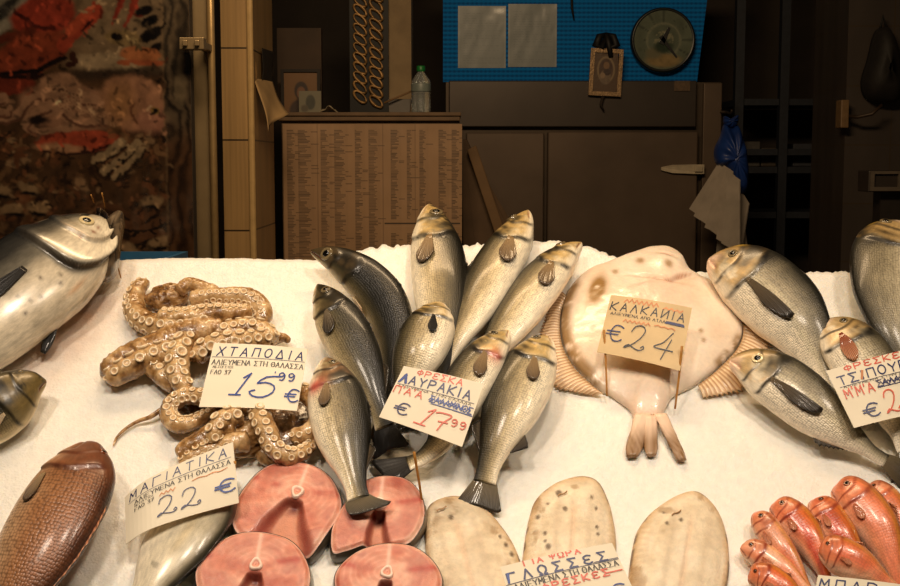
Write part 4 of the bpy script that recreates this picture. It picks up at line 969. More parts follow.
# ------------------------------------------------------------------ the big silver fish with gaping jaws at left
M['skin_big'] = fishskin('big fish skin', .0022, .06, rough=.26, coat=.45, bump=.1, metal=.05)
def big_fish():
    F = Fish('jack', [(100,218,.055),(86,234,.062),(62,258,.066),(28,284,.066),(-20,322,.056),(-75,364,.04),(-130,405,.025)], 108, .5, (-.6,-1), 16, gill=.27, nr=190, na=120, bulge=.12, mouth=.3,
             gfn=lambda v: pchip([(0,.30),(.2,.30),(.4,.305),(.58,.30),(.68,.285),(.78,.24),(.86,.17),(.93,.09),(1,.03)], v), g2fn=lambda v: pchip([(0,.12),(.25,.16),(.45,.19),(.6,.19),(.7,.165),(.78,.11),(.85,.05),(1,0)], v))
    def col(s, u, v, X):
        n = fbm(X[..., 0] * 24, X[..., 1] * 24, X[..., 2] * 24, 121); n2 = fbm(X[..., 0] * 70, X[..., 1] * 70, X[..., 2] * 70, 122)
        vv = np.clip(v - .12 + (n - .5) * .10, 0, 1)
        c = ramp(vv, [(0,(26,25,24)),(.16,(44,42,38)),(.26,(92,86,74)),(.34,(176,164,140)),(.45,(222,210,184)),(.7,(236,224,198)),(1,(240,226,200))])
        g = s.gfn(v)
        body = sst(u, g, g + .03)
        c = mixc(c, ramp(vv, [(0,(22,22,22)),(.22,(48,46,42)),(.36,(110,104,90)),(.46,(206,192,166)),(1,(238,222,192))]), body)
        c = mixc(c, lin((150, 138, 116)), sst(n, .56, .68) * .35)
        for (uu, vv0) in ((.15,.62),(.20,.58),(.115,.64)):                    # bruises on the cheek
            c = mixc(c, lin((132, 82, 58)), np.exp(-((u - uu) / .012) ** 2 - ((v - vv0) / .03) ** 2) * sst(n2, .35, .55) * .9)
        for k in range(8):
            uu = .34 + .028 * k + .01 * math.sin(k * 5); v0 = .66 + .06 * math.sin(k * 2.3)
            c = mixc(c, lin((78, 62, 44)), np.exp(-((u - uu) / .006) ** 2 - ((v - v0) / .013) ** 2) * .9)
        band = sst(v, .2, .3) * (1 - sst(v, .93, .99))
        c = mixc(c, lin((14, 10, 8)), np.exp(-((u - g - .010) / (.008 + .014 * sst(v, .5, .75))) ** 2) * band * sst(v, .40, .55))
        c = mixc(c, lin((60, 52, 42)), np.exp(-((u - g - .006) / .008) ** 2) * band * .8)
        g2 = s.g2fn(v)
        c = mixc(c, lin((150, 120, 84)), np.exp(-((u - g2) / .004) ** 2) * sst(v, .36, .45) * .6)
        c = mixc(c, lin((26, 24, 22)), (1 - sst(u, .012, .05)) * .7 * (1 - sst(v, .3, .6)))
        c = mixc(c, lin((24, 20, 17)), np.exp(-((v - .30 - 1.4 * u) / .03) ** 2) * (1 - sst(u, .06, .08)) * .0)
        c = mixc(c, lin((196, 126, 60)), np.exp(-((v - .80) / .02) ** 2) * np.exp(-((u - .33) / .04) ** 2) * .5)
        return np.concatenate([c, (body * .6)[..., None]], -1)
    R = F.build('tuna', 'big silver fish with gaping dark jaws at the left end of the ice', 'fish', None, col, M['skin_big'], [], (.115,.50,.024,1))
    F.fin(R, 'pectoral', M['fin_black'], at=(.40,.5), len=.16, ang=0, spread=8, lift=.02)
    F.fin(R, 'tail', M['fin_black'], len=.2, spread=34, fork=.6)
    # pelvic fin: short, black, folded down at the belly
    P = []; UV = []
    for i in range(10):
        t = i / 9
        for j in range(7):
            q = -1 + j / 3; w = 5.5 * math.sin(PI * (.18 + .72 * t)) ** .8
            P.append(ice(54 - 11 * t + q * w * .8, 326 + 27 * t + q * w * .3, .036 - .016 * t + .002 * math.sin(q * 9))); UV.append((j / 6, t))
    R.part('pelvic_fin', P, gridfaces(10, 7), M['fin_black'], uv=UV, solid=.003)
    # lower jaw: a stout dark wedge dropped open in front of the head, with the mouth lining between
    def wedge(name, a, mat, h0, h1, col):
        top = [ice(x, y, h1) for x, y in a]; n = len(top); V = []; cc = []
        O = resample(spline(top, 120, True), 60, True); c = O.mean(0)
        for (k, dz) in ((1.0, -(h1 - h0)), (1.04, -(h1 - h0) * .5), (1.0, -.008), (.9, -.001), (.6, .006), (.25, .009)):
            q = c + (O - c) * k; q = q.copy(); q[:, 2] = h1 + dz; V.append(q)
        V = np.concatenate(V); f = gridfaces(6, 60, False, True) + [tuple(range(60)), tuple(300 + j for j in range(60))]
        nz = fbm(V[:, 0] * 60, V[:, 1] * 60, V[:, 2] * 60, 125)
        return R.part(name, V, orient(V, f), mat, col=ramp(nz, col))
    wedge('lower_jaw', [(101,228),(108,214),(121,207),(119,225),(116,246),(112,262),(100,268),(96,250)], M['jawcol'], .03, .06, [(.25, (38, 34, 30)), (.5, (84, 72, 58)), (.7, (140, 120, 94))])
    if 0: wedge('upper_jaw', [(84,208),(90,197),(96,200),(99,214),(102,228),(95,233),(88,224)], M['jawcol'], .04, .082, [(.25, (60, 52, 44)), (.5, (196, 178, 148)), (.7, (226, 208, 176))])
    wedge('mouth_lining', [(96,206),(106,210),(108,222),(104,236),(96,232)], M['jawcol'], .035, .05, [(.3, (24, 18, 15)), (.6, (46, 34, 28)), (.8, (90, 66, 50))])
M['jawcol'] = vcol('jaw skin', .25, .5, bump=.3, bscale=200)
big_fish()
def stick(name, label, a, b, r, grp=None, parts=None):
    A_, B_ = ice(*a), ice(*b); R = np.array([B_[0], B_[1], 0])
    v, f = tubevf(resample(np.array([A_, (A_ + B_) / 2 + np.array([.0004, 0, 0]), B_]), 8), np.linspace(r, r * .8, 8), 8)
    o = make(name, v - R, f, M['wood_stick'])
    o.location = tuple(ice2w(R)); o.rotation_euler = (THETA, 0, 0)
    return tag(o, label, 'toothpick', grp)
stick('toothpick', 'orange toothpick standing in the front of the big silver fish mouth', (102,193,.10), (105,209,.055), .0011)
stick('toothpick', 'toothpick stuck by the upper lip of the big silver fish', (91,195,.10), (94,203,.07), .0011)
stick('toothpick', 'toothpick on the ice edge under the jaw of the big silver fish', (114,255,.04), (121,278,.002), .0012)
# ------------------------------------------------------------------ price cards, hand lettered
def circ(x0, y0, x1, y1, n=18, a0=90, a1=450):
    return [((x0 + x1) / 2 + (x1 - x0) / 2 * math.cos(math.radians(a0 + (a1 - a0) * i / n)), (y0 + y1) / 2 + (y1 - y0) / 2 * math.sin(math.radians(a0 + (a1 - a0) * i / n))) for i in range(n + 1)]
GL = {
 'Α': [[(0,0),(.5,1),(1,0)],[(.2,.38),(.8,.38)]], 'Λ': [[(0,0),(.5,1),(1,0)]], 'Δ': [[(0,0),(.5,1),(1,0),(0,0)]], 'Ι': [[(.5,0),(.5,1)]],
 'Ε': [[(1,1),(0,1),(0,0),(1,0)],[(0,.5),(.8,.5)]], 'Υ': [[(0,1),(.5,.5),(1,1)],[(.5,.5),(.5,0)]], 'Μ': [[(0,0),(.08,1),(.5,.35),(.92,1),(1,0)]],
 'Ν': [[(0,0),(0,1),(1,0),(1,1)]], 'И': [[(0,1),(0,0),(1,1),(1,0)]], 'Σ': [[(1,.98),(0,1),(.55,.5),(0,0),(1,0)]], 'Τ': [[(0,1),(1,1)],[(.5,1),(.5,0)]], 'Η': [[(0,0),(0,1)],[(1,0),(1,1)],[(0,.5),(1,.5)]],
 'Θ': [circ(0,0,1,1),[(.25,.5),(.75,.5)]], 'Ο': [circ(0,0,1,1)], 'Χ': [[(0,1),(1,0)],[(1,1),(0,0)]], 'Π': [[(0,0),(.05,1),(.95,1),(1,0)]], 'Γ': [[(0,0),(0,1),(1,1)]],
 'Κ': [[(0,0),(0,1)],[(1,1),(.05,.45),(1,0)]], 'Ρ': [[(0,0),(0,1)]+circ(-.6,.45,.95,1,12,80,-80)[0:0]+[(.6,1),(.95,.85),(.95,.62),(.6,.48),(0,.45)]], 'Φ': [circ(0,.25,1,.8),[(.5,0),(.5,1.05)]],
 'Ω': [[(.0,0),(.35,.02),(.05,.35),(.05,.75),(.5,1),(.95,.75),(.95,.35),(.65,.02),(1,0)]], 'F': [[(0,0),(0,1),(1,1)],[(0,.5),(.75,.5)]], 'Ψ': [[(0,1),(.1,.5),(.5,.4),(.9,.5),(1,1)],[(.5,0),(.5,1)]],
 'ε': [[(1,.9),(.5,1),(.05,.8),(.25,.52),(.7,.5),(.25,.48),(.0,.2),(.5,0),(1,.12)]], 'Ь': [[(0,1),(0,0)],[(1,1),(.9,0)],[(0,.5),(.95,.5)]],
 '.': [[(.4,0),(.5,.06)]], '·': [[(.45,.9),(.55,1.05)]], "'": [[(.5,1.1),(.45,.85)]],
 '1': [[(.30,.78),(.62,1),(.42,0)],[(.0,0),(.75,0)]], '1b': [[(.2,.72),(.62,1),(.45,0)],[(.05,.0),(.85,.0)]],
 '5': [[(1,1),(.45,.93),(.2,.62),(.5,.68),(.85,.55),(.9,.25),(.6,0),(.2,.03),(.02,.22),(.2,.3)]],
 '2': [[(.12,.72),(.22,.95),(.55,1.02),(.78,.85),(.66,.5),(.3,.15),(.02,.04),(.2,.18),(.5,.08),(.8,.02),(1,.12),(.95,.22),(.85,.14)]],
 '4': [[(.72,1),(.4,.55),(.02,.3),(1,.28)],[(.75,.72),(.55,-.12)]], '7': [[(.0,.92),(.3,1),(.95,.98),(.6,.5),(.42,0)],[(.3,.5),(.85,.55)]],
 '9': [[(.9,.75),(.55,1),(.12,.85),(.15,.55),(.55,.5),(.88,.78),(.88,.35),(.6,.02),(.2,.06)]], '3': [[(.1,.95),(.7,1),(.85,.75),(.4,.55),(.9,.4),(.8,.05),(.1,.02)]], '0': [circ(0,0,1,1)],
 '€': [[(1,.88),(.75,1),(.4,.95),(.18,.5),(.4,.05),(.75,0),(1,.14)],[(-.05,.6),(.8,.62)],[(-.08,.4),(.72,.42)]],
}
CURVY = set('529€340Ω7ε')
def strokes(text, x, y, size, wf=.62, gap=.28, slant=0.0, jit=.04, rnd=None):
    """polylines in card units where one unit = card height; y runs up from the card's bottom"""
    out = []; rnd = rnd or random.Random(hash(len(text)) + int(x * 1000))
    for ch in text:
        if ch == ' ': x += size * wf * .8; continue
        w = size * wf * (.35 if ch in "Ι.·'" else 1.0); g = GL[ch]
        jy = (rnd.random() - .5) * jit * size; js = 1 + (rnd.random() - .5) * jit * 2
        for pl in g:
            pts = [(x + w * a + slant * size * b, y + jy + size * b * js) for a, b in pl]
            if ch in CURVY and len(pts) > 3: pts = [tuple(p) for p in spline([(a, b) for a, b in pts], 26)]
            out.append(pts)
        x += w + size * gap
    return out, x
def hand(text, x0, x1, y, size, **k):
    """fit a word between x0 and x1"""
    s, xe = strokes(text, 0, 0, size, **k)
    gap = k.get('gap', .28) * size; f = (x1 - x0) / max(1e-6, xe - gap)
    return [[(x0 + a * f, y + b) for a, b in pl] for pl in s]
M['paper'] = plain('card paper', (238, 226, 200), .6, var=.04, nscale=20)
M['paper_tan'] = plain('damp card paper', (212, 182, 130), .5, var=.10, nscale=25)
M['ink_blue'] = plain('blue marker ink', (26, 62, 140), .4, var=.1)
M['ink_navy'] = plain('navy marker ink', (30, 40, 92), .4, var=.1)
M['ink_red'] = plain('red marker ink', (214, 92, 66), .4, var=.1)
M['ink_orange'] = plain('faded red ink', (214, 140, 88), .5, var=.2)
M['ink_black'] = plain('printed black ink', (62, 58, 56), .5, var=.05)
M['ink_dark'] = plain('black marker ink', (28, 30, 40), .4, var=.05)
INKS = ['paper', 'ink_blue', 'ink_navy', 'ink_red', 'ink_orange', 'ink_black', 'ink_dark']
CARDS = []
def card(label, quad, hs, marks, sticks=(), paper='paper', bend=None, aspect=1.5):
    """quad: TL,TR,BR,BL pixels; hs: their heights over the ice; marks: (ink, width, polylines)"""
    P = [ice(x, y, h) for (x, y), h in zip(quad, hs)]
    nrm = np.cross(P[1] - P[0], P[3] - P[0]); nrm /= np.linalg.norm(nrm)
    tocam = np.array([0, -math.cos(THETA + .2), math.sin(THETA + .2)])
    if np.dot(nrm, tocam) < 0: nrm = -nrm
    Hc = (np.linalg.norm(P[3] - P[0]) + np.linalg.norm(P[2] - P[1])) / 2; Wc = (np.linalg.norm(P[1] - P[0]) + np.linalg.norm(P[2] - P[3])) / 2
    asp = globals()['a']
    def S(a, b, off=0):                       # a across 0..1, b up 0..1
        p = P[3] * (1 - a) * (1 - b) + P[2] * a * (1 - b) + P[0] * (1 - a) * b + P[1] * a * b
        k = bend(a, b) if bend else 0.004 * math.sin(PI * a) * (1)
        return p + nrm * (k + off)
    m = MB(); n, q = 25, 15; V = []
    for sd in (.0004, -.0004):
        for j in range(q):
            for i in range(n): V.append(S(i / (n - 1), j / (q - 1), sd))
    g = gridfaces(q, n); f = list(g) + [tuple(x + n * q for x in t)[::-1] for t in g]
    rim = [i for i in range(n)] + [j * n + n - 1 for j in range(1, q)] + [(q - 1) * n + i for i in range(n - 2, -1, -1)] + [j * n for j in range(q - 2, 0, -1)]
    f += [(rim[i], rim[(i + 1) % len(rim)], rim[(i + 1) % len(rim)] + n * q, rim[i] + n * q) for i in range(len(rim))]
    m.add(V, f, 0)
    layer = 0
    for ink, wd, pls in marks:
        mi = INKS.index(ink); layer += 1; off = .0007 + .00012 * layer
        for pl in pls:
            pts = []
            for i in range(len(pl) - 1):       # subdivide so ink follows the bent card
                (xa, ya), (xb, yb) = pl[i], pl[i + 1]; kk = max(1, int(math.hypot(xb - xa, yb - ya) / .08))
                pts += [(xa + (xb - xa) * t / kk, ya + (yb - ya) * t / kk) for t in range(kk)]
            pts.append(pl[-1])
            for i in range(len(pts) - 1):
                (xa, ya), (xb, yb) = pts[i], pts[i + 1]; d = math.hypot(xb - xa, yb - ya)
                if d < 1e-6: continue
                w = wd / 2 * .72
                if wd < 0: w = -wd / 2 * .75 * (.42 + .58 * abs(yb - ya) / d)
                nx, ny = -(yb - ya) / d * w, (xb - xa) / d * w; ex, ey = (xb - xa) / d * w * .6, (yb - ya) / d * w * .6
                c = [(xa - ex + nx, ya - ey + ny), (xb + ex + nx, yb + ey + ny), (xb + ex - nx, yb + ey - ny), (xa - ex - nx, ya - ey - ny)]
                c = [S(min(1, max(0, x / asp)), min(1, max(0, y)), off) for x, y in c]
                nn = np.cross(c[1] - c[0], c[2] - c[0])
                m.add(c, [(0, 1, 2, 3) if np.dot(nn, nrm) > 0 else (3, 2, 1, 0)], mi)
    base = (P[2] + P[3]) / 2
    R = IceRoot('price_card', base, label, 'price card', 'hand lettered price cards')
    mats = [M[paper]] + [M[k] for k in INKS[1:]]
    R.part('card', m.v, m.f, mats, fmat=m.m, smooth=False)
    for (a, b) in sticks:
        A_, B_ = ice(*a), ice(*b)
        v, ff = tubevf(resample(np.array([A_, (A_ + B_) / 2 + np.array([.0006, 0, 0]), B_]), 10), np.linspace(.0018, .0014, 10), 8)
        R.part('skewer', v, ff, M['wood_stick'])
    return asp
def printed(text, x0, x1, y, size): return hand(text, x0, x1, y, size, wf=.7, gap=.22, jit=0)
def line(x0, x1, y): return [[(x0, y), (x1, y)]]
SEA = 'ΑΛΙΕΥΜΕΝΑ ΣΤΗ ΘΑΛΑΣΣΑ'
def zig(x0, x1, y, a, n):
    r = random.Random(int(x0 * 99 + n)); return [[(x0 + (x1 - x0) * i / n, y + (a if i % 2 else -a) * (.6 + .4 * r.random())) for i in range(n + 1)]]
# octopus card
a = 1.42
card('white card lettered in blue and priced 15.99, over the octopus', [(214,343),(308,349),(297,411),(199,407)], [.075,.075,.055,.055], [
  ('ink_navy', .026, hand('ΧΤΑΠΟΔΙΑ', .06*a, .96*a, .80, .135, slant=.12, gap=.5)),
  ('ink_navy', .010, line(.02*a, .99*a, .775)),
  ('ink_black', -.018, printed(SEA, .03*a, .985*a, .655, .075)),
  ('ink_black', -.008, printed('ΜΕΣΟΓΕΙΟΣ', .05*a, .27*a, .60, .035)),
  ('ink_black', -.015, printed('FΑΟ 37', .04*a, .25*a, .505, .062)),
  ('ink_blue', .032, hand('1', .28*a, .44*a, .19, .34, slant=.35, jit=0) + hand('5', .47*a, .74*a, .17, .34, slant=.1, jit=0)),
  ('ink_blue', .026, hand('·99', .70*a, .92*a, .45, .12, jit=0) ),
  ('ink_blue', .030, hand('€', .86*a, .99*a, .13, .19, jit=0))],
  bend=lambda a, b: .003 * math.sin(PI * a))
# amberjack card, curled at its lower left
a = 1.75
card('curled card lettered in navy and priced 22, over the silvery fish', [(122,492),(233,442),(239,503),(123,539)], [.062,.078,.05,.05], [
  ('ink_navy', .024, hand('ΜΑΓΙΑΤΙΚΑ', .05*a, .93*a, .80, .15, gap=.45, slant=.1)),
  ('ink_navy', .010, line(.04*a, .97*a, .765)),
  ('ink_black', -.018, printed(SEA, .10*a, .96*a, .655, .075)),
  ('ink_black', -.008, printed('ΜΕΣΟΓΕΙΟΣ', .10*a, .28*a, .60, .035)),
  ('ink_black', -.015, printed('FΑΟ 37', .10*a, .28*a, .51, .06)),
  ('ink_orange', .018, zig(.33*a, .47*a, .57, .03, 7) + zig(.62*a, .93*a, .60, .012, 5)),
  ('ink_navy', .024, hand('22', .30*a, .68*a, .15, .34, jit=.02, gap=.12)),
  ('ink_blue', .036, hand('€', .82*a, .98*a, .22, .20, jit=0))],
  [((235,461,.07),(231,524,.0))], bend=lambda a, b: -.016 * max(0, (.30 - a) / .30) ** 2 * (1.0) + .006 * math.sin(PI * a))
# sea bass card
a = 1.42
card('card lettered in red and blue and priced 17.99, stuck among the sea bass', [(404,366),(484,384),(462,447),(379,417)], [.108,.108,.078,.078], [
  ('ink_red', .026, hand('ΦΡεΣΚΑ', .20*a, .76*a, .88, .10, gap=.3)),
  ('ink_navy', .034, hand('ΛΑΥΡΑΚΙΑ', .03*a, .90*a, .70, .145, gap=.35)),
  ('ink_blue', .045, [[(.03*a,.70),(.08*a,.86)],[(.08*a,.86),(.12*a,.70)],[(.045*a,.72),(.09*a,.84)]]),
  ('ink_black', -.010, printed('ΑΛΙΕΥΜΕΝΑ ΣΤΗΝ ΕΛΛΑΔΑ', .04*a, .94*a, .62, .035)),
  ('ink_navy', .010, line(.02*a, .97*a, .665)),
  ('ink_red', .026, hand("Π'Α'Α", .02*a, .37*a, .50, .12, gap=.15)),
  ('ink_blue', .018, hand('ΣΑΛΑΜΙΝΟΣ', .47*a, .98*a, .50, .10, gap=.1) + zig(.46*a, .95*a, .545, .03, 26) + line(.5*a, 1.0*a, .475)),
  ('ink_navy', .030, hand('€', .13*a, .29*a, .16, .19, jit=0)),
  ('ink_red', .030, hand('1b'[:1], .40*a, .58*a, .10, .30, slant=.25, jit=0) + hand('7', .60*a, .79*a, .10, .28, jit=0)),
  ('ink_red', .024, hand('99', .80*a, .97*a, .24, .11, jit=0))],
  [((414,452,.085),(424,516,.0))])
# turbot card: damp and tan
a = 1.52
card('damp tan card priced 24, standing on the round flatfish', [(611,295),(692,308),(680,371),(597,352)], [.082,.082,.050,.050], [
  ('ink_orange', .030, zig(.18*a, .60*a, .93, .035, 14) + zig(.66*a, .9*a, .90, .02, 7)),
  ('ink_dark', .026, hand('ΚΑΛΚΑИΙΑ', .03*a, .93*a, .745, .135, gap=.4, slant=.08)),
  ('ink_black', -.014, printed('ΑΛΙΕΥΜΕΝΑ ΑΠΟ ΑΤΛΑΝΤΙΚΟ', .05*a, .90*a, .665, .042)),
  ('ink_navy', .032, line(.72*a, .95*a, .675) + line(.74*a, .94*a, .695)),
  ('ink_orange', .024, zig(.22*a, .55*a, .59, .03, 12) + zig(.6*a, .85*a, .6, .012, 6)),
  ('ink_navy', .030, hand('€', .07*a, .25*a, .23, .26, jit=0)),
  ('ink_dark', .026, hand('24', .29*a, .86*a, .14, .40, jit=0, slant=.12))],
  [((604,330,.066),(607,396,.014)), ((682,346,.070),(675,409,.012))], paper='paper_tan')
# sea bream card, cut by the picture's right edge
a = 1.6
card('card lettered in red and blue at the right edge, priced 29', [(826,371),(926,345),(938,409),(854,428)], [.085,.085,.06,.06], [
  ('ink_red', .028, hand('ΦΡεΣΚεΣ', .16*a, .80*a, .90, .10, gap=.3)),
  ('ink_navy', .030, hand('ΤΣΙΠΟΥΡεΣ', .06*a, .98*a, .71, .14, gap=.3)),
  ('ink_orange', .05, [[(.28*a,.72),(.31*a,.84)]]),
  ('ink_black', -.010, printed('ΑΛΙΕΥΜΕΝΑ ΣΤΗΝ ΕΛΛΑΔΑ', .08*a, .90*a, .645, .03)),
  ('ink_navy', .010, line(.05*a, 1.0*a, .675)),
  ('ink_red', .028, hand("Μ'Μ'Α", .06*a, .36*a, .47, .15, gap=.15)),
  ('ink_navy', .018, hand('ΣΑΛΑΜΙΝΟΣ', .40*a, .92*a, .53, .10, gap=.1) + zig(.42*a, .9*a, .58, .03, 24) + line(.40*a, .95*a, .515)),
  ('ink_navy', .034, hand('€', .17*a, .33*a, .10, .20, jit=0)),
  ('ink_red', .030, hand('29', .40*a, .82*a, .08, .36, jit=0))])
# sole card, cut by the bottom edge
a = 1.42
card('card headed in red and blue at the bottom edge, lying on the brown-spotted sole', [(500,567),(612,543),(640,604),(524,640)], [.055,.06,.042,.04], [
  ('ink_red', .028, hand('ΓΙΑ ΨΩΡΑ', .20*a, .70*a, .93, .085, gap=.35)),
  ('ink_navy', .034, hand('ΓΛΩΣΣεΣ', .03*a, .90*a, .755, .13, gap=.6)),
  ('ink_blue', .04, [[(.03*a,.76),(.045*a,.88)]]),
  ('ink_navy', .012, line(0, .99*a, .735) + line(.78*a, .99*a, .755)),
  ('ink_black', -.018, printed(SEA, .06*a, .97*a, .635, .08)),
  ('ink_red', .028, hand('ΦΡεΣΚεΣ', .28*a, .86*a, .52, .10, gap=.4) + line(.84*a, .98*a, .56)),
  ('ink_black', -.015, printed('FΑΟ 37', .06*a, .24*a, .52, .06)),
  ('ink_blue', .03, hand('€', .80*a, .94*a, .16, .2, jit=0))])
# mullet card, only its top edge in the picture
card('white card with a little blue lettering in the bottom right corner', [(818,575),(925,588),(918,650),(806,640)], [.075,.075,.05,.05], [
  ('ink_navy', .030, hand('ΜΠΑΡ', .03*a, .55*a, .80, .15, gap=.45)),
  ('ink_black', -.018, printed(SEA, .04*a, .97*a, .66, .075))])
# ------------------------------------------------------------------ the dim shop behind
YP, YPIL, YCAB, YFR = 3.35, 4.10, 4.70, 5.55
def rectw(px0, py0, px1, py1, y):
    a = wpt(min(px0, px1), max(py0, py1), y); b = wpt(max(px0, px1), min(py0, py1), y); return a[0], a[2], b[0], b[2]      # x0,z0,x1,z1
def structure(name, mb, mat, **k):
    o = mb.build(name, mat, None, smooth=False, **k); o['kind'] = 'structure'; return o
M['floor'] = plain('shop floor', (92, 84, 74), .5, var=.2, nscale=6)
M['wall_dark'] = plain('dark wall', (52, 44, 38), .85, var=.25, nscale=5)
M['ceil'] = plain('dark ceiling', (60, 52, 46), .9, var=.2, nscale=4)
M['plaster'] = plain('old plaster', (150, 128, 96), .8, var=.2, nscale=9, bump=.2, bscale=60)
structure('floor', MB().box((-3, -1.2, -.06), (3, 6.6, 0)), M['floor'])
structure('ceiling', MB().box((-3, .6, 3.3), (3, 6.6, 3.36)), M['ceil'])
structure('wall_back', MB().box((-3, 6.4, 0), (3, 6.5, 3.3)), M['wall_dark'])
structure('wall_left', MB().box((-3, 2.9, 0), (-2.9, 6.4, 3.3)), M['wall_dark'])
structure('wall_right', MB().box((2.9, 2.9, 0), (3, 6.4, 3.3)), M['wall_dark'])

def tiles(name, c, joint, sx, sz, off=(0, 0)):
    m, nt, b = newmat(name); N = nt.nodes; Lk = nt.links
    g = N.new('ShaderNodeNewGeometry'); s = N.new('ShaderNodeSeparateXYZ'); Lk.new(g.outputs['Position'], s.inputs[0])
    ad = N.new('ShaderNodeMath'); ad.operation = 'ADD'; Lk.new(s.outputs['X'], ad.inputs[0]); Lk.new(s.outputs['Y'], ad.inputs[1])
    cb = N.new('ShaderNodeCombineXYZ'); Lk.new(ad.outputs[0], cb.inputs['X']); Lk.new(s.outputs['Z'], cb.inputs['Y'])
    mp = N.new('ShaderNodeMapping'); mp.inputs['Location'].default_value = (off[0], off[1], 0); Lk.new(cb.outputs[0], mp.inputs['Vector'])
    br = N.new('ShaderNodeTexBrick'); br.offset = 0; br.inputs['Scale'].default_value = 1; br.inputs['Brick Width'].default_value = sx; br.inputs['Row Height'].default_value = sz
    br.inputs['Mortar Size'].default_value = .003; br.inputs['Mortar Smooth'].default_value = .2
    l = lin(c); br.inputs['Color1'].default_value = tuple(l) + (1,); br.inputs['Color2'].default_value = tuple(l * .9) + (1,); br.inputs['Mortar'].default_value = C4(*joint)
    Lk.new(mp.outputs[0], br.inputs['Vector'])
    no = N.new('ShaderNodeTexNoise'); no.inputs['Scale'].default_value = 7; no.inputs['Detail'].default_value = 6
    mr = N.new('ShaderNodeMapRange'); mr.inputs[1].default_value = .3; mr.inputs[2].default_value = .7; mr.inputs[3].default_value = .75; mr.inputs[4].default_value = 1.12; Lk.new(no.outputs['Fac'], mr.inputs[0])
    sc = N.new('ShaderNodeVectorMath'); sc.operation = 'SCALE'; Lk.new(br.outputs['Color'], sc.inputs[0]); Lk.new(mr.outputs[0], sc.inputs['Scale'])
    Lk.new(sc.outputs[0], b.inputs['Base Color']); b.inputs['Roughness'].default_value = .35
    return m
# tiled pillar with its corner bead
x0, _, x1, zt = rectw(221, 48, 250, 48, YPIL)
z1 = wpt(230, 48, YPIL)[2]; z2 = wpt(230, 140, YPIL)[2]; rowh = z1 - z2
M['tile'] = tiles('cream tiles', (180, 146, 98), (60, 46, 32), 5.0, rowh, (0, -z1))
structure('wall_pillar', MB().box((x0, YPIL, 0), (x1, YPIL + .52, 3.3)), M['tile'])
mb = MB(); mb.tube([(x1, YPIL, 0), (x1, YPIL, 3.3)], .011, 10); structure('trim_1', mb, plain('corner bead', (196, 164, 112), .4, var=.1))
# metal post with its guide rail and bracket
al = plain('dull aluminium', (150, 130, 98), .38, .55, var=.12, nscale=12)
a0, _, a1, _ = rectw(189, 100, 213, 100, 3.44)
r = root('metal_post', ((a0 + a1) / 2, 3.44, 0), 'upright metal post between the seafood poster and the tiled pillar', 'post')
mb = MB().box((a0, 3.44, 0), (a1 - .012, 3.50, 3.25)); mb.build('post_body', al, r, smooth=False, bevel=.003)
mb = MB(); mb.tube([(a1, 3.43, 0), (a1, 3.43, 3.25)], .010, 12); mb.build('guide_rail', plain('guide rail', (190, 160, 112), .3, .6, var=.1), r)
b0, bz0, b1, bz1 = rectw(181, 50, 205, 38, 3.30)
mb = MB().box((b0, 3.28, bz0), (b1, 3.32, bz1)); mb.box((b1 - .03, 3.32, bz0 + .006), (b1 - .005, 3.44, bz1 - .006)); mb.box((b0 + .01, 3.27, bz0 + .008), (b0 + .022, 3.28, bz1 - .008)); mb.box((b1 - .022, 3.27, bz0 + .008), (b1 - .01, 3.28, bz1 - .008)); mb.build('bracket', al, r, smooth=False, bevel=.002)
dk = plain('dark timber', (40, 32, 26), .7, var=.25, nscale=8)

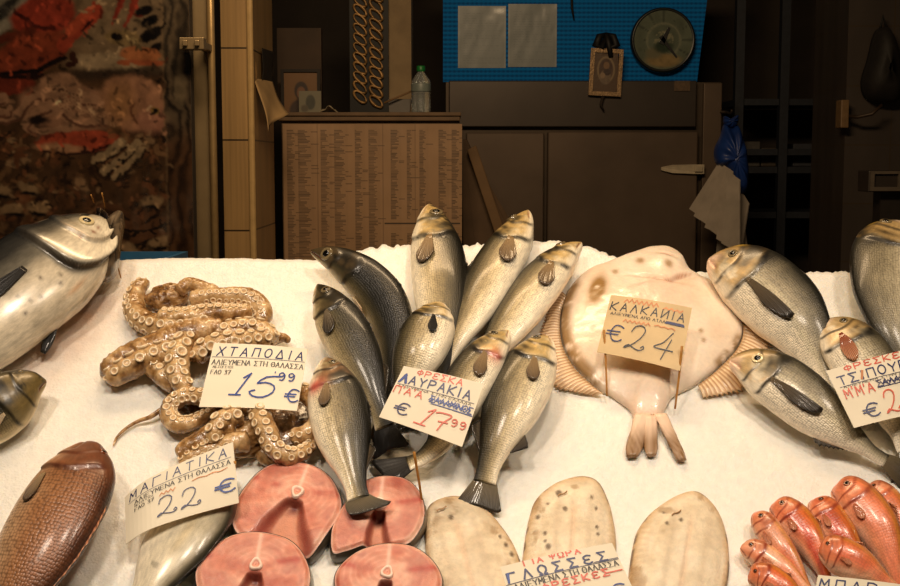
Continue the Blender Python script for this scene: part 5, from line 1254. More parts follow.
# --- painted prints -------------------------------------------------
class Paint:
    def __init__(s, w, h, bg): s.w, s.h = w, h; s.Y, s.X = np.mgrid[0:h, 0:w].astype(float); s.I = np.tile(lin(bg), (h, w, 1))
    def put(s, m, c): s.I = s.I * (1 - m[..., None]) + np.asarray(c if np.ndim(c) == 3 else lin(c)) * m[..., None]
    def ell(s, cx, cy, rx, ry, c, rot=0, soft=.12, alpha=1, var=0, seed=0):
        a = math.radians(rot); dx, dy = s.X - cx, s.Y - cy; u = (dx * math.cos(a) + dy * math.sin(a)) / rx; v = (-dx * math.sin(a) + dy * math.cos(a)) / ry
        d = np.sqrt(u * u + v * v); m = (1 - sst(d, 1 - soft, 1 + soft)) * alpha
        cc = np.tile(lin(c), (s.h, s.w, 1))
        if var: cc = cc * (1 - var + 2 * var * fbm(s.X * .18, s.Y * .18, 0, seed + 200))[..., None]
        s.put(m, cc)
    def seg(s, pts, w, c, soft=.8, alpha=1, w2=None):
        P = np.array(pts, float); n = len(P) - 1
        for i in range(n):
            a, b = P[i], P[i + 1]; d = b - a; L = max(1e-6, d @ d)
            x0, x1 = int(max(0, min(a[0], b[0]) - 12)), int(min(s.w, max(a[0], b[0]) + 13)); y0, y1 = int(max(0, min(a[1], b[1]) - 12)), int(min(s.h, max(a[1], b[1]) + 13))
            if x1 <= x0 or y1 <= y0: continue
            X, Y = s.X[y0:y1, x0:x1], s.Y[y0:y1, x0:x1]
            t = np.clip(((X - a[0]) * d[0] + (Y - a[1]) * d[1]) / L, 0, 1)
            ww = w if w2 is None else w + (w2 - w) * (i + t) / n
            m = (1 - sst(np.hypot(X - a[0] - t * d[0], Y - a[1] - t * d[1]), ww - soft, ww + soft)) * alpha
            s.I[y0:y1, x0:x1] = s.I[y0:y1, x0:x1] * (1 - m[..., None]) + lin(c) * m[..., None]
    def curve(s, pts, w, c, **k): s.seg(spline(pts, 30), w, c, **k)
    def sheet(s, name, x0, z0, x1, z1, y, mat, parent=None, th=.004, wob=0):
        """the print as a flat sheet: front grid + back"""
        xs = x0 + (x1 - x0) * s.X / (s.w - 1); zs = z1 + (z0 - z1) * s.Y / (s.h - 1)
        ys = np.full_like(xs, y) + wob * (fbm(s.X * .03, s.Y * .015, 0, 230) - .5)
        V = np.stack([xs, ys, zs], -1).reshape(-1, 3)
        f = gridfaces(s.h, s.w); n = len(V)
        f = [q[::-1] for q in f] if np.cross(V[1] - V[0], V[s.w] - V[0])[1] < 0 else f
        f = orient_y(V, f)
        bk = [(x0, y + th, z0), (x1, y + th, z0), (x1, y + th, z1), (x0, y + th, z1)]
        cor = [(s.h - 1) * s.w, s.h * s.w - 1, s.w - 1, 0]
        V2 = np.concatenate([V, np.array(bk)]); f = list(f) + [(n, n + 3, n + 2, n + 1)]
        col = np.concatenate([s.I.reshape(-1, 3), np.tile(lin((80, 64, 48)), (4, 1))])
        off = np.array(parent.location) if parent is not None else np.zeros(3)
        return make(name, V2 - off, f, mat, parent, col=col)
def orient_y(V, f):
    a, b, c = [V[i] for i in f[0][:3]]
    return f if np.cross(b - a, c - a)[1] < 0 else [q[::-1] for q in f]

def poster():
    W_, H_ = 234, 300                     # picture x -46..188, y -20..280
    p = Paint(W_, H_, (96, 66, 42)); ox, oy = 46, 20
    E = lambda cx, cy, *a, **k: p.ell(cx + ox, cy + oy, *a, **k)
    Cv = lambda pts, *a, **k: p.curve([(x + ox, y + oy) for x, y in pts], *a, **k)
    R = random.Random(3)
    p.I *= (.55 + .9 * fbm(p.X * .08, p.Y * .08, 0, 210))[..., None]
    for _ in range(420):                  # a jumble of shells and prawns
        x, y = R.uniform(-46, 165), R.uniform(125, 280); r_ = R.uniform(2, 9); c = R.choice([(150, 110, 74), (118, 76, 44), (176, 140, 104), (132, 80, 48), (70, 44, 30), (158, 98, 62)])
        if R.random() < .5: a = R.uniform(0, 6.3); k = R.choice((-1, 1)) * R.uniform(.6, 1.4); Cv([(x + r_ * 1.3 * math.cos(a + t * k), y + r_ * 1.3 * math.sin(a + t * k)) for t in (0, .6, 1.2, 1.8)], R.uniform(.8, 2.6), c, alpha=.85)
        else: E(x, y, r_, r_ * R.uniform(.35, .7), c, rot=R.uniform(0, 180), soft=.35, alpha=.8)
        if R.random() < .4: E(x + 2, y + 3, r_ * .8, r_ * .3, (36, 22, 16), rot=R.uniform(0, 180), soft=.5, alpha=.7)
    p.put(sst(p.X - ox, 55, 100) * (1 - sst(p.Y - oy, 66, 72)) * .9, (150, 128, 100))
    E(118, 70, 60, 6, (60, 48, 40), rot=-3, soft=.5, alpha=.8); E(110, 58, 38, 9, (176, 156, 126), rot=-4, soft=.3, var=.2)
    E(0, 12, 40, 22, (150, 150, 140), rot=-35, var=.35, seed=2); E(-2, 20, 22, 5, (40, 44, 46), rot=-30, soft=.5); E(14, 4, 16, 4, (50, 52, 52), rot=-35, soft=.5)
    E(48, 14, 32, 19, (176, 40, 18), rot=-12, var=.3, seed=4); E(30, 54, 46, 19, (162, 56, 24), rot=-24, var=.35, seed=5); E(14, 82, 24, 10, (140, 40, 20), rot=-8, var=.3, seed=6)
    Cv([(8, 70), (40, 66), (66, 54)], 2.5, (30, 14, 10)); Cv([(0, 72), (24, 74), (46, 72)], 2.2, (44, 18, 12))
    Cv([(66, 42), (80, 30), (98, 14), (98, 2)], 6.5, (190, 52, 22), w2=3); Cv([(72, 30), (84, 18), (94, 6)], 5, (204, 66, 30), w2=2); Cv([(84, 30), (96, 16)], 1, (60, 16, 10))
    Cv([(2, 38), (20, 34), (38, 28)], 3.5, (120, 40, 20)); Cv([(20, 8), (40, 24), (58, 26)], 2, (90, 20, 12)); Cv([(74, 52), (76, 60), (70, 62)], 3, (70, 30, 18))
    Cv([(126, -8), (118, 8), (114, 22)], 4, (170, 36, 20), w2=1); Cv([(136, -8), (132, 8), (126, 24)], 4.5, (180, 46, 26), w2=1)
    for x, y, q in ((143, 10, 9), (149, 20, 9), (155, 30, 9), (147, 34, 8), (156, 45, 7)): E(x, y, q, 5, (22, 18, 20), rot=-25, soft=.2)
    E(124, 36, 18, 8, (150, 126, 84), rot=6, var=.4, seed=7); E(118, 35, 5, 4, (34, 26, 22), rot=20); E(132, 37, 6, 3, (186, 164, 116))
    E(140, 52, 20, 8, (196, 112, 60), rot=4, var=.2, seed=8); E(141, 47, 2, 2, (20, 14, 12)); Cv([(120, 60), (140, 60), (160, 60)], 2, (190, 88, 44))
    E(70, 104, 50, 24, (170, 122, 96), rot=6, var=.25, seed=9); E(62, 84, 22, 14, (182, 134, 106), rot=0, var=.2)
    for pts, w in (([(60, 90), (34, 96), (20, 112), (-6, 116)], 8), ([(56, 100), (30, 118), (40, 128), (70, 124)], 7), ([(76, 96), (96, 98), (112, 112)], 9), ([(60, 106), (78, 118), (104, 118)], 7), ([(8, 96), (-14, 100), (-30, 96)], 6), ([(-8, 106), (10, 110), (14, 104)], 5)):
        Cv(pts, w, (188, 140, 112), w2=3); Cv([(x + 1, y + 4) for x, y in pts], 1.2, (120, 76, 58))
    for _ in range(70):
        t = R.random(); x, y = 48 + 66 * t + R.uniform(-8, 8), 90 + 24 * t + R.uniform(-10, 10); E(x, y, 2.3, 2, (206, 158, 126)); E(x, y, 1, .9, (140, 90, 66))
    E(40, 116, 10, 4, (40, 26, 22), soft=.4)
    E(132, 100, 32, 27, (196, 138, 108), rot=25, var=.12, seed=10); E(118, 100, 14, 20, (190, 134, 70), rot=10, soft=.7, alpha=.6); E(150, 118, 16, 12, (206, 136, 118), soft=.5, alpha=.7)
    E(151, 108, 4, 4, (176, 140, 70)); E(151, 108, 2.3, 2.3, (16, 12, 12)); Cv([(132, 98), (128, 108), (134, 120)], .9, (140, 86, 60))
    E(78, 138, 40, 11, (204, 66, 34), rot=-2, var=.15, seed=11); E(60, 145, 24, 4.5, (206, 150, 112), rot=4, soft=.4); Cv([(42, 148), (72, 151), (112, 142)], .9, (54, 24, 18)); E(110, 133, 5, 4, (190, 100, 60))
    for pts, w in (([(92, 156), (106, 150), (120, 138)], 4), ([(102, 168), (118, 156), (134, 140)], 4.4), ([(112, 174), (126, 162), (140, 144)], 3.6)):
        Cv(pts, w, (176, 152, 118)); Cv([(x + 2, y + 4) for x, y in pts], 1, (50, 34, 26))
    for pts, w in (([(128, 200), (140, 196), (152, 206), (140, 216)], 3.4), ([(100, 204), (116, 208), (132, 218)], 4), ([(118, 222), (140, 224), (162, 216)], 4), ([(130, 238), (150, 232), (164, 238)], 5)):
        Cv(pts, w, (116, 74, 46)); Cv([(x, y + w) for x, y in pts], 1.2, (30, 18, 14))
    for x, y in ((28, 184), (12, 206), (146, 198), (36, 204), (0, 186), (152, 240), (124, 246)): E(x, y, 11, 6, (178, 146, 108), rot=R.uniform(-40, 40), soft=.25, var=.3, seed=x); E(x + 1, y + 6, 9, 2, (30, 20, 15), soft=.5)
    # the picture's edge strip: dark wavy streaks
    st = sst(p.X - ox, 160, 163); w = .5 + .5 * np.sin((p.X - ox) * .55 + 5 * fbm(p.X * .05, p.Y * .03, 0, 220) * 3)
    sc = lin((40, 36, 32)) * (1 - w[..., None]) + lin((126, 110, 88)) * w[..., None]; lo = sst(p.Y - oy, 110, 150)[..., None]
    sc = sc * (1 - lo) + (lin((60, 38, 24)) * (1 - w[..., None]) + lin((116, 78, 50)) * w[..., None]) * lo
    p.put(st * .9, sc); E(176, 86, 5, 18, (130, 116, 92), soft=.3)
    p.put(np.exp(-((p.X - ox - 161) / .9) ** 2) * .5, (170, 140, 104))
    for _ in range(620):                  # the small lights and darks of a photograph
        x, y = R.uniform(-46, 162), R.uniform(-20, 280); i, j = int(y + oy), int(x + ox)
        if not (0 <= i < H_ and 0 <= j < W_): continue
        k = R.choice((.35, .5, 1.5, 1.9)); c = np.clip(p.I[i, j] * k, 0, 1); c = 255 * np.where(c < .0031, c * 12.92, 1.055 * c ** (1 / 2.4) - .055); a = R.uniform(0, 6.3); q = R.uniform(2, 8); b = R.uniform(-1.2, 1.2)
        p.curve([(x + ox + q * t * math.cos(a + b * t), y + oy + q * t * math.sin(a + b * t)) for t in (0, .5, 1)], R.uniform(.5, 1.3), tuple(c), alpha=.5)
    # printed ink is muddy: nudge the shapes, mottle and dull them
    wx = p.X + 5 * (fbm(p.X * .07, p.Y * .07, 0, 222) - .5) + 2 * (fbm(p.X * .25, p.Y * .25, 0, 223) - .5); wy = p.Y + 5 * (fbm(p.X * .07, p.Y * .07, 9, 224) - .5) + 2 * (fbm(p.X * .25, p.Y * .25, 5, 225) - .5)
    p.I = p.I[np.clip(wy, 0, H_ - 1).astype(int), np.clip(wx, 0, W_ - 1).astype(int)]
    p.I = (p.I + np.roll(p.I, 1, 0) + np.roll(p.I, 1, 1) + np.roll(p.I, (1, 1), (0, 1))) / 4
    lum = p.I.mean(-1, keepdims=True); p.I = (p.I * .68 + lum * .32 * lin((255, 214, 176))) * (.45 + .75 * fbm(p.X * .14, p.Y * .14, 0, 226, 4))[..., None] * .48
    x0, z0, x1, z1 = rectw(-46, 280, 188, -20, YP)
    r = root('seafood_poster', ((x0 + x1) / 2, YP, z0), 'large printed picture of crabs, octopus and fish on the left', 'poster')
    pm = vcol('poster print', .22, .3, bump=.12, bscale=14)
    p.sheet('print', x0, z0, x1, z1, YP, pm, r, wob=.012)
    mb = MB().box((x0, YP + .012, 0.0), (x1, YP + .05, z1)); mb.build('backing_board', dk, r, smooth=False)
poster()

# --- cabinet with price lists --------------------------------------
def lists():
    x0, z0, x1, z1 = rectw(283, 290, 461, 113, YCAB); zt = wpt(370, 121, YCAB)[2]
    wood = plain('cabinet wood', (104, 80, 54), .6, var=.25, nscale=14)
    r = root('cabinet', ((x0 + x1) / 2, YCAB, 0), 'wooden cabinet whose front is papered with printed lists', 'cabinet')
    MB().box((x0 + .004, YCAB, 0), (x1 - .004, YCAB + .5, zt)).build('cabinet_body', wood, r, smooth=False)
    tx0 = wpt(279, 115, YCAB)[0]; tx1 = wpt(460, 115, YCAB)[0]
    m = MB().box((tx0, YCAB - .02, zt), (tx1, YCAB + .52, z1 - .012)); m.box((tx0, YCAB - .028, z1 - .012), (tx1 + .004, YCAB + .52, z1 + .002)); m.build('cabinet_top', wood, r, smooth=False, bevel=.003)
    W_, H_ = 356, 320; p = Paint(W_, H_, (166, 132, 98)); R = random.Random(5)
    p.I *= (.86 + .28 * fbm(p.X * .02, p.Y * .02, 0, 240))[..., None]
    cols = [(8, 24), (30, 56), (75, 92), (102, 124), (143, 158), (170, 188), (214, 230), (246, 256), (271, 284), (309, 325), (335, 350)]
    for ci, (c0, c1) in enumerate(cols):
        p.put(((p.X > c0 - 2) & (p.X < c1 + 5)) * .10, (110, 88, 64))
        for y in np.arange(12, 300, 3.0):
            if y > 262 and R.random() < .2: continue
            if 205 < c0 and 188 < y < 214: continue
            w = R.uniform(.45, 1.0) * (c1 - c0) * (1 if R.random() > .08 else .2)
            m = ((p.X >= c0) & (p.X <= c0 + w) & (p.Y >= y) & (p.Y < y + 1.6)) * R.uniform(.45, .85); p.put(m.astype(float), (66, 50, 38))
            if R.random() < .12: p.put(((p.X >= c1) & (p.X <= c1 + R.uniform(4, 16)) & (p.Y >= y) & (p.Y < y + 1.4)) * .6, (66, 50, 38))
    for x in (68, 198, 262): p.put(np.exp(-((p.X - x) / .8) ** 2) * .6, (88, 68, 50))
    p.put(((p.X > 200) & (p.X < 352) & (np.abs(p.Y - 196) < 2.0)) * .9, (34, 26, 22))
    p.put(((p.X > 200) & (np.abs(p.Y - 202) < 1)) * .4, (180, 150, 118))
    xs0, zs0, xs1, zs1 = rectw(285, 285, 462, 124, YCAB - .004)
    p.sheet('price_list', xs0, zs0, xs1, zs1, YCAB - .006, vcol('price list print', .5, .15, bump=.1, bscale=30), r, th=.004, wob=.003)
    return z1
ZCAB = lists() + .002
# leaning boards to the right of the cabinet
def plankw(name, label, quad, y, th, mat, grp=None):
    a = [wpt(px, py, y) for px, py in quad]; base = min(a, key=lambda q: q[2])
    v = [tuple(q - base) for q in a] + [tuple(q + np.array([0, th, 0]) - base) for q in a]
    o = make(name, v, [(0, 1, 2, 3), (7, 6, 5, 4), (0, 4, 5, 1), (1, 5, 6, 2), (2, 6, 7, 3), (3, 7, 4, 0)], mat, smooth=False, bevel=.004)
    o.location = tuple(base); return tag(o, label, 'board', grp)
cardb = plain('brown board', (120, 92, 60), .7, var=.18, nscale=10)
plankw('wooden_board', 'broad brown board leaning between the cabinet and the steel fridge', [(463,139),(464,140),(512,252),(548,700),(464,700)][0:1] + [(467,139),(512,238),(512,560),(463,560)], 4.95, .02, plain('dull panel', (92, 70, 48), .7, var=.2, nscale=10))
plankw('wooden_plank', 'narrow plank leaning at a slant against the broad brown board', [(467,150),(476,145),(642,640),(633,645)], 4.90, .03, cardb)

# --- things on the cabinet ------------------------------------------
def zt(y): return ZCAB
def bottle():
    c = wpt(421, 110, 4.86); x, y = c[0], 4.86; z = ZCAB; s = 3.9e-3
    r = root('water_bottle', (x, y, z), 'clear plastic water bottle with a green cap on the cabinet', 'bottle')
    H = 47 * s; rad = 9.6 * s
    m, nt, b = newmat('clear plastic'); b.inputs['Base Color'].default_value = (.8, .86, .86, 1); b.inputs['Transmission Weight'].default_value = .8; b.inputs['Roughness'].default_value = .12; b.inputs['IOR'].default_value = 1.2
    prof = [(rad * .8, 0), (rad, .01)]
    for k in range(7): z0 = .015 + k * .013; prof += [(rad, z0), (rad * .93, z0 + .005), (rad, z0 + .010)]
    prof += [(rad, H * .62), (rad * .92, H * .7), (rad * .5, H * .82), (rad * .36, H * .86), (rad * .36, H * .9)]
    MB().lathe(prof, (x, y, z), n=32).build('bottle_body', m, r)
    MB().lathe([(rad * .42, H * .88), (rad * .44, H * .9), (rad * .44, H * .985), (rad * .38, H)], (x, y, z), n=24).build('cap', plain('green cap', (30, 120, 54), .4, var=.05), r)
    MB().lathe([(rad * 1.01, H * .46), (rad * 1.015, H * .48), (rad * 1.015, H * .62), (rad * 1.0, H * .63)], (x, y, z), n=32).build('bottle_label', plain('bottle label', (120, 130, 126), .4, var=.15), r)
bottle()
def flatbox(name, label, cat, px, y, th, mat, zb=None, grp=None, inner=None):
    x0, z0, x1, z1 = rectw(px[0], px[3], px[2], px[1], y)
    if zb is not None: z0 = zb
    r = root(name, ((x0 + x1) / 2, y, z0), label, cat, grp)
    return r, x0, z0, x1, z1
gold = plain('dull gilt', (118, 84, 44), .45, .3, var=.25, nscale=50)
r, x0, z0, x1, z1 = flatbox('framed_picture', 'small dark framed picture of a head standing at the left on the cabinet', 'picture', (281, 69, 320, 108), 4.98, .02, None, ZCAB)
w = .012
mb = MB(); mb.box((x0, 4.98, z0), (x0 + w, 5.0, z1)); mb.box((x1 - w, 4.98, z0), (x1, 5.0, z1)); mb.box((x0 + w, 4.98, z0), (x1 - w, 5.0, z0 + w)); mb.box((x0 + w, 4.98, z1 - w), (x1 - w, 5.0, z1)); mb.build('frame', dk, r, smooth=False)
p = Paint(40, 40, (120, 84, 46)); p.ell(20, 18, 8, 9, (50, 34, 24)); p.ell(20, 20, 5, 6, (120, 80, 54)); p.ell(20, 38, 14, 12, (60, 40, 30)); p.sheet('picture', x0 + w, z0 + w, x1 - w, z1 - w, 4.988, vcol('small picture', .5, .1), r)
r, x0, z0, x1, z1 = flatbox('postcard', 'pale greyish postcard leaning in front of the framed picture', 'card', (299, 91, 321, 109), 4.93, .003, None, ZCAB)
p = Paint(24, 20, (122, 116, 96)); p.ell(12, 9, 5, 6, (70, 70, 60), var=.3); p.ell(6, 14, 4, 3, (90, 82, 66)); p.sheet('picture_side', x0, z0, x1, z1, 4.93, vcol('postcard print', .5, .1), r, th=.003)
# crumpled white paper behind
V = []; n = 14
c = wpt(329, 109, 4.95)
for i in range(n):
    for j in range(n):
        u, v = i / (n - 1) - .5, j / (n - 1) - .5; V.append((u * .09, v * .07, .004 + .045 * max(0, (.5 - abs(u)) * 1.2) * (.5 + float(vnoise(u * 7, v * 7, 0, 251)))))
o = make('crumpled_paper', V, gridfaces(n, n), plain('crumpled white paper', (170, 156, 130), .7, var=.1), solid=.001); o.location = (c[0], 4.95, ZCAB); tag(o, 'crumpled scrap of white paper on the cabinet beside the postcard', 'paper')
x0, z0, x1, z1 = rectw(388, 110, 411, 99, 4.9)
r = root('plastic_tub', ((x0 + x1) / 2, 4.94, ZCAB), 'low grey plastic tub just left of the water bottle', 'tub')
v = []
for (k, z) in ((.86, 0), (1, z1 - ZCAB), (1.04, z1 - ZCAB), (.94, z1 - ZCAB), (.80, .006)):
    for (sx, sy) in ((-1, -1), (1, -1), (1, 1), (-1, 1)): v.append((sx * (x1 - x0) / 2 * k, sy * .035 * k, z))
o = make('tub_body', v, gridfaces(5, 4, False, True) + [(3, 2, 1, 0), (16, 17, 18, 19)], plain('grey plastic', (112, 108, 104), .4, var=.06), r, smooth=False)
mb = MB(); mb.tube([wpt(384, 103, 4.88), wpt(398, 97, 4.88), wpt(412, 91, 4.88)], .004, 8); o = mb.build('wooden_rod', cardb, None); tag(o, 'thin rod slanting behind the grey tub', 'rod')
# dark cupboard panel at the back of the shelf
x0, z0, x1, z1 = rectw(278, 112, 321, 28, 5.12)
o = MB().box((x0, 5.12, ZCAB), (x1, 5.17, z1)).build('shelf_panel', plain('brown panel', (70, 52, 36), .7, var=.2, nscale=8), None, smooth=False); o.name = 'cupboard_panel'; tag(o, 'dim brown board standing upright behind the small pictures', 'board')
x0, z0, x1, z1 = rectw(350, 100, 388, -30, 5.2)
r = root('perforated_strip', ((x0 + x1) / 2, 5.2, ZCAB), 'dark upright strip with a gilt openwork pattern of slanted slots', 'strip')
MB().box((x0, 5.2, ZCAB), (x1, 5.23, z1)).build('backing', plain('black backing', (12, 11, 10), .6, var=.1), r, smooth=False)
mb = MB()
for row in range(14):
    for cx, sg in ((360, 1), (376, -1)):
        cy = -28 + row * 9.6 + (4.6 if sg < 0 else 0)
        c = wpt(cx, cy, 5.19); pts = []
        for k in range(17):
            a = 2 * PI * k / 16; ex, ez = .032 * math.cos(a), .015 * math.sin(a); t = -.75
            pts.append((c[0] + ex * math.cos(t) - ez * math.sin(t), 5.192, c[2] + ex * math.sin(t) + ez * math.cos(t)))
        mb.tube(pts, [.0035 + .0045 * float(vnoise(row * 1.3, k * .5, sg, 280)) for k in range(17)], 6)
mb.build('openwork', plain('gilt metal', (150, 116, 70), .4, .4, var=.5, nscale=14), r)
x0, z0, x1, z1 = rectw(384, 112, 411, -30, 5.24)
structure('wall_pier', MB().box((x0, 5.24, 0), (x1, 5.5, 3.3)), M['plaster'])
# papers clipped to the side of the tiled pillar
def hung_papers():
    xq = wpt(250, 100, YPIL)[0]
    def sheetq(name, label, quad, ys, mat, curl):
        a = [wpt(px, py, y) for (px, py), y in zip(quad, ys)]; base = a[0]; V = []; n, m = 12, 16
        for i in range(n):
            for j in range(m):
                u, v = i / (n - 1), j / (m - 1)
                p = a[0] * (1 - u) * (1 - v) + a[1] * u * (1 - v) + a[2] * u * v + a[3] * (1 - u) * v
                p = p + np.array([curl * math.sin(u * 4 + v * 3) * v, curl * math.cos(u * 5 + v * 2) * v, 0]); V.append(p - base)
        o = make(name, V, gridfaces(n, m), mat, solid=.0015); o.location = tuple(base); return tag(o, label, 'paper', None)
    pw = plain('hung paper', (186, 154, 108), .7, var=.15, nscale=12)
    sheetq('hanging_paper', 'creased sheet hanging lowest beside the tiled pillar, its corner curled', [(254, 78), (273, 82), (286, 114), (268, 131)], [4.2, 4.5, 4.35, 4.15], pw, .012)
    sheetq('hanging_paper', 'narrow strip of paper pinned above the creased sheet by the pillar', [(253, 40), (262, 42), (263, 80), (256, 80)], [4.2, 4.4, 4.4, 4.22], plain('yellow paper', (170, 132, 80), .7, var=.12), .004)
    sheetq('hanging_folder', 'dark folder hung at the top of the tiled pillar side', [(250, -10), (266, -10), (264, 32), (251, 26)], [4.18, 4.5, 4.5, 4.2], plain('dark folder', (52, 42, 32), .6, var=.2), .004)
    sheetq('hanging_clip', 'black clip bundle between the paper strip and the creased sheet', [(262, 48), (274, 52), (272, 84), (262, 80)], [4.3, 4.55, 4.5, 4.3], plain('black bundle', (30, 25, 20), .6, var=.2), .006)
hung_papers()

# --- steel fridge ----------------------------------------------------
def fridge():
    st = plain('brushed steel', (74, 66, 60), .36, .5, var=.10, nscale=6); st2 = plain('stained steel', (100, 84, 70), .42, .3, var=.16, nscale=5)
    x0, _, x1, zt_ = rectw(446, 275, 722, 82, YFR)
    r = root('fridge', ((x0 + x1) / 2, YFR, 0), 'big stainless steel cold cabinet with two doors', 'fridge')
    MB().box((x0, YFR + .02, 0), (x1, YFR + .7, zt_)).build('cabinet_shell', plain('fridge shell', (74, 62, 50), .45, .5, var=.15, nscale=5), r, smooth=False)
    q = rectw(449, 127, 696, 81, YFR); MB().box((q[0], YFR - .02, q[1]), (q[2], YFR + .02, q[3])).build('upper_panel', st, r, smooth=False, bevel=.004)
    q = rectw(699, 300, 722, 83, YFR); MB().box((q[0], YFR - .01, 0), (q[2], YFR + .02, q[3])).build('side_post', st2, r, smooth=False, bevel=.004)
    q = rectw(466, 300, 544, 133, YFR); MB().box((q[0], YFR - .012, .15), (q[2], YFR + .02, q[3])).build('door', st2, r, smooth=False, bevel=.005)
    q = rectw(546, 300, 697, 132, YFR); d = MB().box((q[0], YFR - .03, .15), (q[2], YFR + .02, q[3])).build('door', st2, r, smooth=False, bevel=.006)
    # strap latch across the door's right edge
    a = wpt(661, 169, YFR - .04); b = wpt(704, 169, YFR - .04); z = a[2]; m = MB()
    v = [(a[0], YFR - .045, z - .006), (a[0] + .05, YFR - .05, z - .018), (b[0] - .05, YFR - .05, z - .022), (b[0], YFR - .05, z - .022), (b[0], YFR - .05, z + .020), (b[0] - .05, YFR - .05, z + .020), (a[0] + .05, YFR - .05, z + .018), (a[0], YFR - .045, z + .008)]
    m.add(v + [(p[0], YFR - .03, p[2]) for p in v], [tuple(range(8)), tuple(range(15, 7, -1))] + [(i, i + 8, (i + 1) % 8 + 8, (i + 1) % 8) for i in range(8)])
    m.box((b[0] - .045, YFR - .062, z - .012), (b[0] - .01, YFR - .05, z + .012)); h = m.build('latch', plain('latch metal', (200, 186, 160), .35, .15, var=.1), r, smooth=False, bevel=.002)
    q = rectw(674, 91, 690, 81, YFR - .021); MB().box((q[0], YFR - .026, q[1]), (q[2], YFR - .02, q[3])).build('maker_plate', plain('brown plate', (96, 74, 50), .5, var=.3, nscale=90), r, smooth=False)
fridge()
# blue panelled wall above, with its papers, clock and hanging picture
def blue_wall():
    m, nt, b = newmat('blue ribbed panel'); N = nt.nodes; Lk = nt.links
    co = N.new('ShaderNodeTexCoord'); w = N.new('ShaderNodeTexWave'); w.bands_direction = 'Z'; w.inputs['Scale'].default_value = 16; Lk.new(co.outputs['Object'], w.inputs['Vector'])
    w2 = N.new('ShaderNodeTexWave'); w2.bands_direction = 'X'; w2.inputs['Scale'].default_value = 16; Lk.new(co.outputs['Object'], w2.inputs['Vector'])
    mu = N.new('ShaderNodeMath'); mu.operation = 'MULTIPLY_ADD'; mu.inputs[1].default_value = .35; Lk.new(w2.outputs['Fac'], mu.inputs[0]); Lk.new(w.outputs['Fac'], mu.inputs[2])
    mx = N.new('ShaderNodeMix'); mx.data_type = 'RGBA'; mx.inputs['A'].default_value = C4(2, 80, 150); mx.inputs['B'].default_value = C4(4, 124, 212); Lk.new(mu.outputs[0], mx.inputs['Factor'])
    Lk.new(mx.outputs['Result'], b.inputs['Base Color']); b.inputs['Roughness'].default_value = .7; b.inputs['Specular IOR Level'].default_value = .15
    bp = N.new('ShaderNodeBump'); bp.inputs['Strength'].default_value = .4; bp.inputs['Distance'].default_value = .003; Lk.new(mu.outputs[0], bp.inputs['Height']); Lk.new(bp.outputs['Normal'], b.inputs['Normal'])
    a = [wpt(443, -40, YFR + .04), wpt(712, -40, YFR + .04), wpt(697, 82, YFR + .04), wpt(443, 82, YFR + .04)]
    v = [tuple(p) for p in a] + [(p[0], p[1] + .03, p[2]) for p in a]
    o = make('wall_panel', v, [(3, 2, 1, 0), (4, 5, 6, 7), (0, 1, 5, 4), (1, 2, 6, 5), (2, 3, 7, 6), (3, 0, 4, 7)], m, smooth=False); o['kind'] = 'structure'
blue_wall()
Y = YFR + .04
for (q, lb, sd) in (((458, 6, 506, 68), 'left one of two grey printed notices taped to the blue wall', 1), ((508, 4, 557, 67), 'right one of two grey printed notices taped to the blue wall', 2)):
    x0, z0, x1, z1 = rectw(*[q[0], q[3], q[2], q[1]], Y); p = Paint(98, 126, (132, 140, 142)); R = random.Random(sd)
    for y in range(14, 116, 5):
        xx = 10
        while xx < 84:
            w = R.uniform(3, 10); p.put(((p.X > xx) & (p.X < min(88, xx + w)) & (p.Y > y) & (p.Y < y + 2)) * .35, (70, 76, 82)); xx += w + 3
            if R.random() < .1: break
    p.put(((p.X < 4) | (p.X > 93)) * .3, (170, 176, 176)); r = root('notice_sheet', ((x0 + x1) / 2, Y, z0), lb, 'notice', 'notices on the blue wall')
    p.sheet('paper', x0, z0, x1, z1, Y - .002, vcol('notice print', .4, .3, bump=.2, bscale=20), r, th=.003, wob=.004)
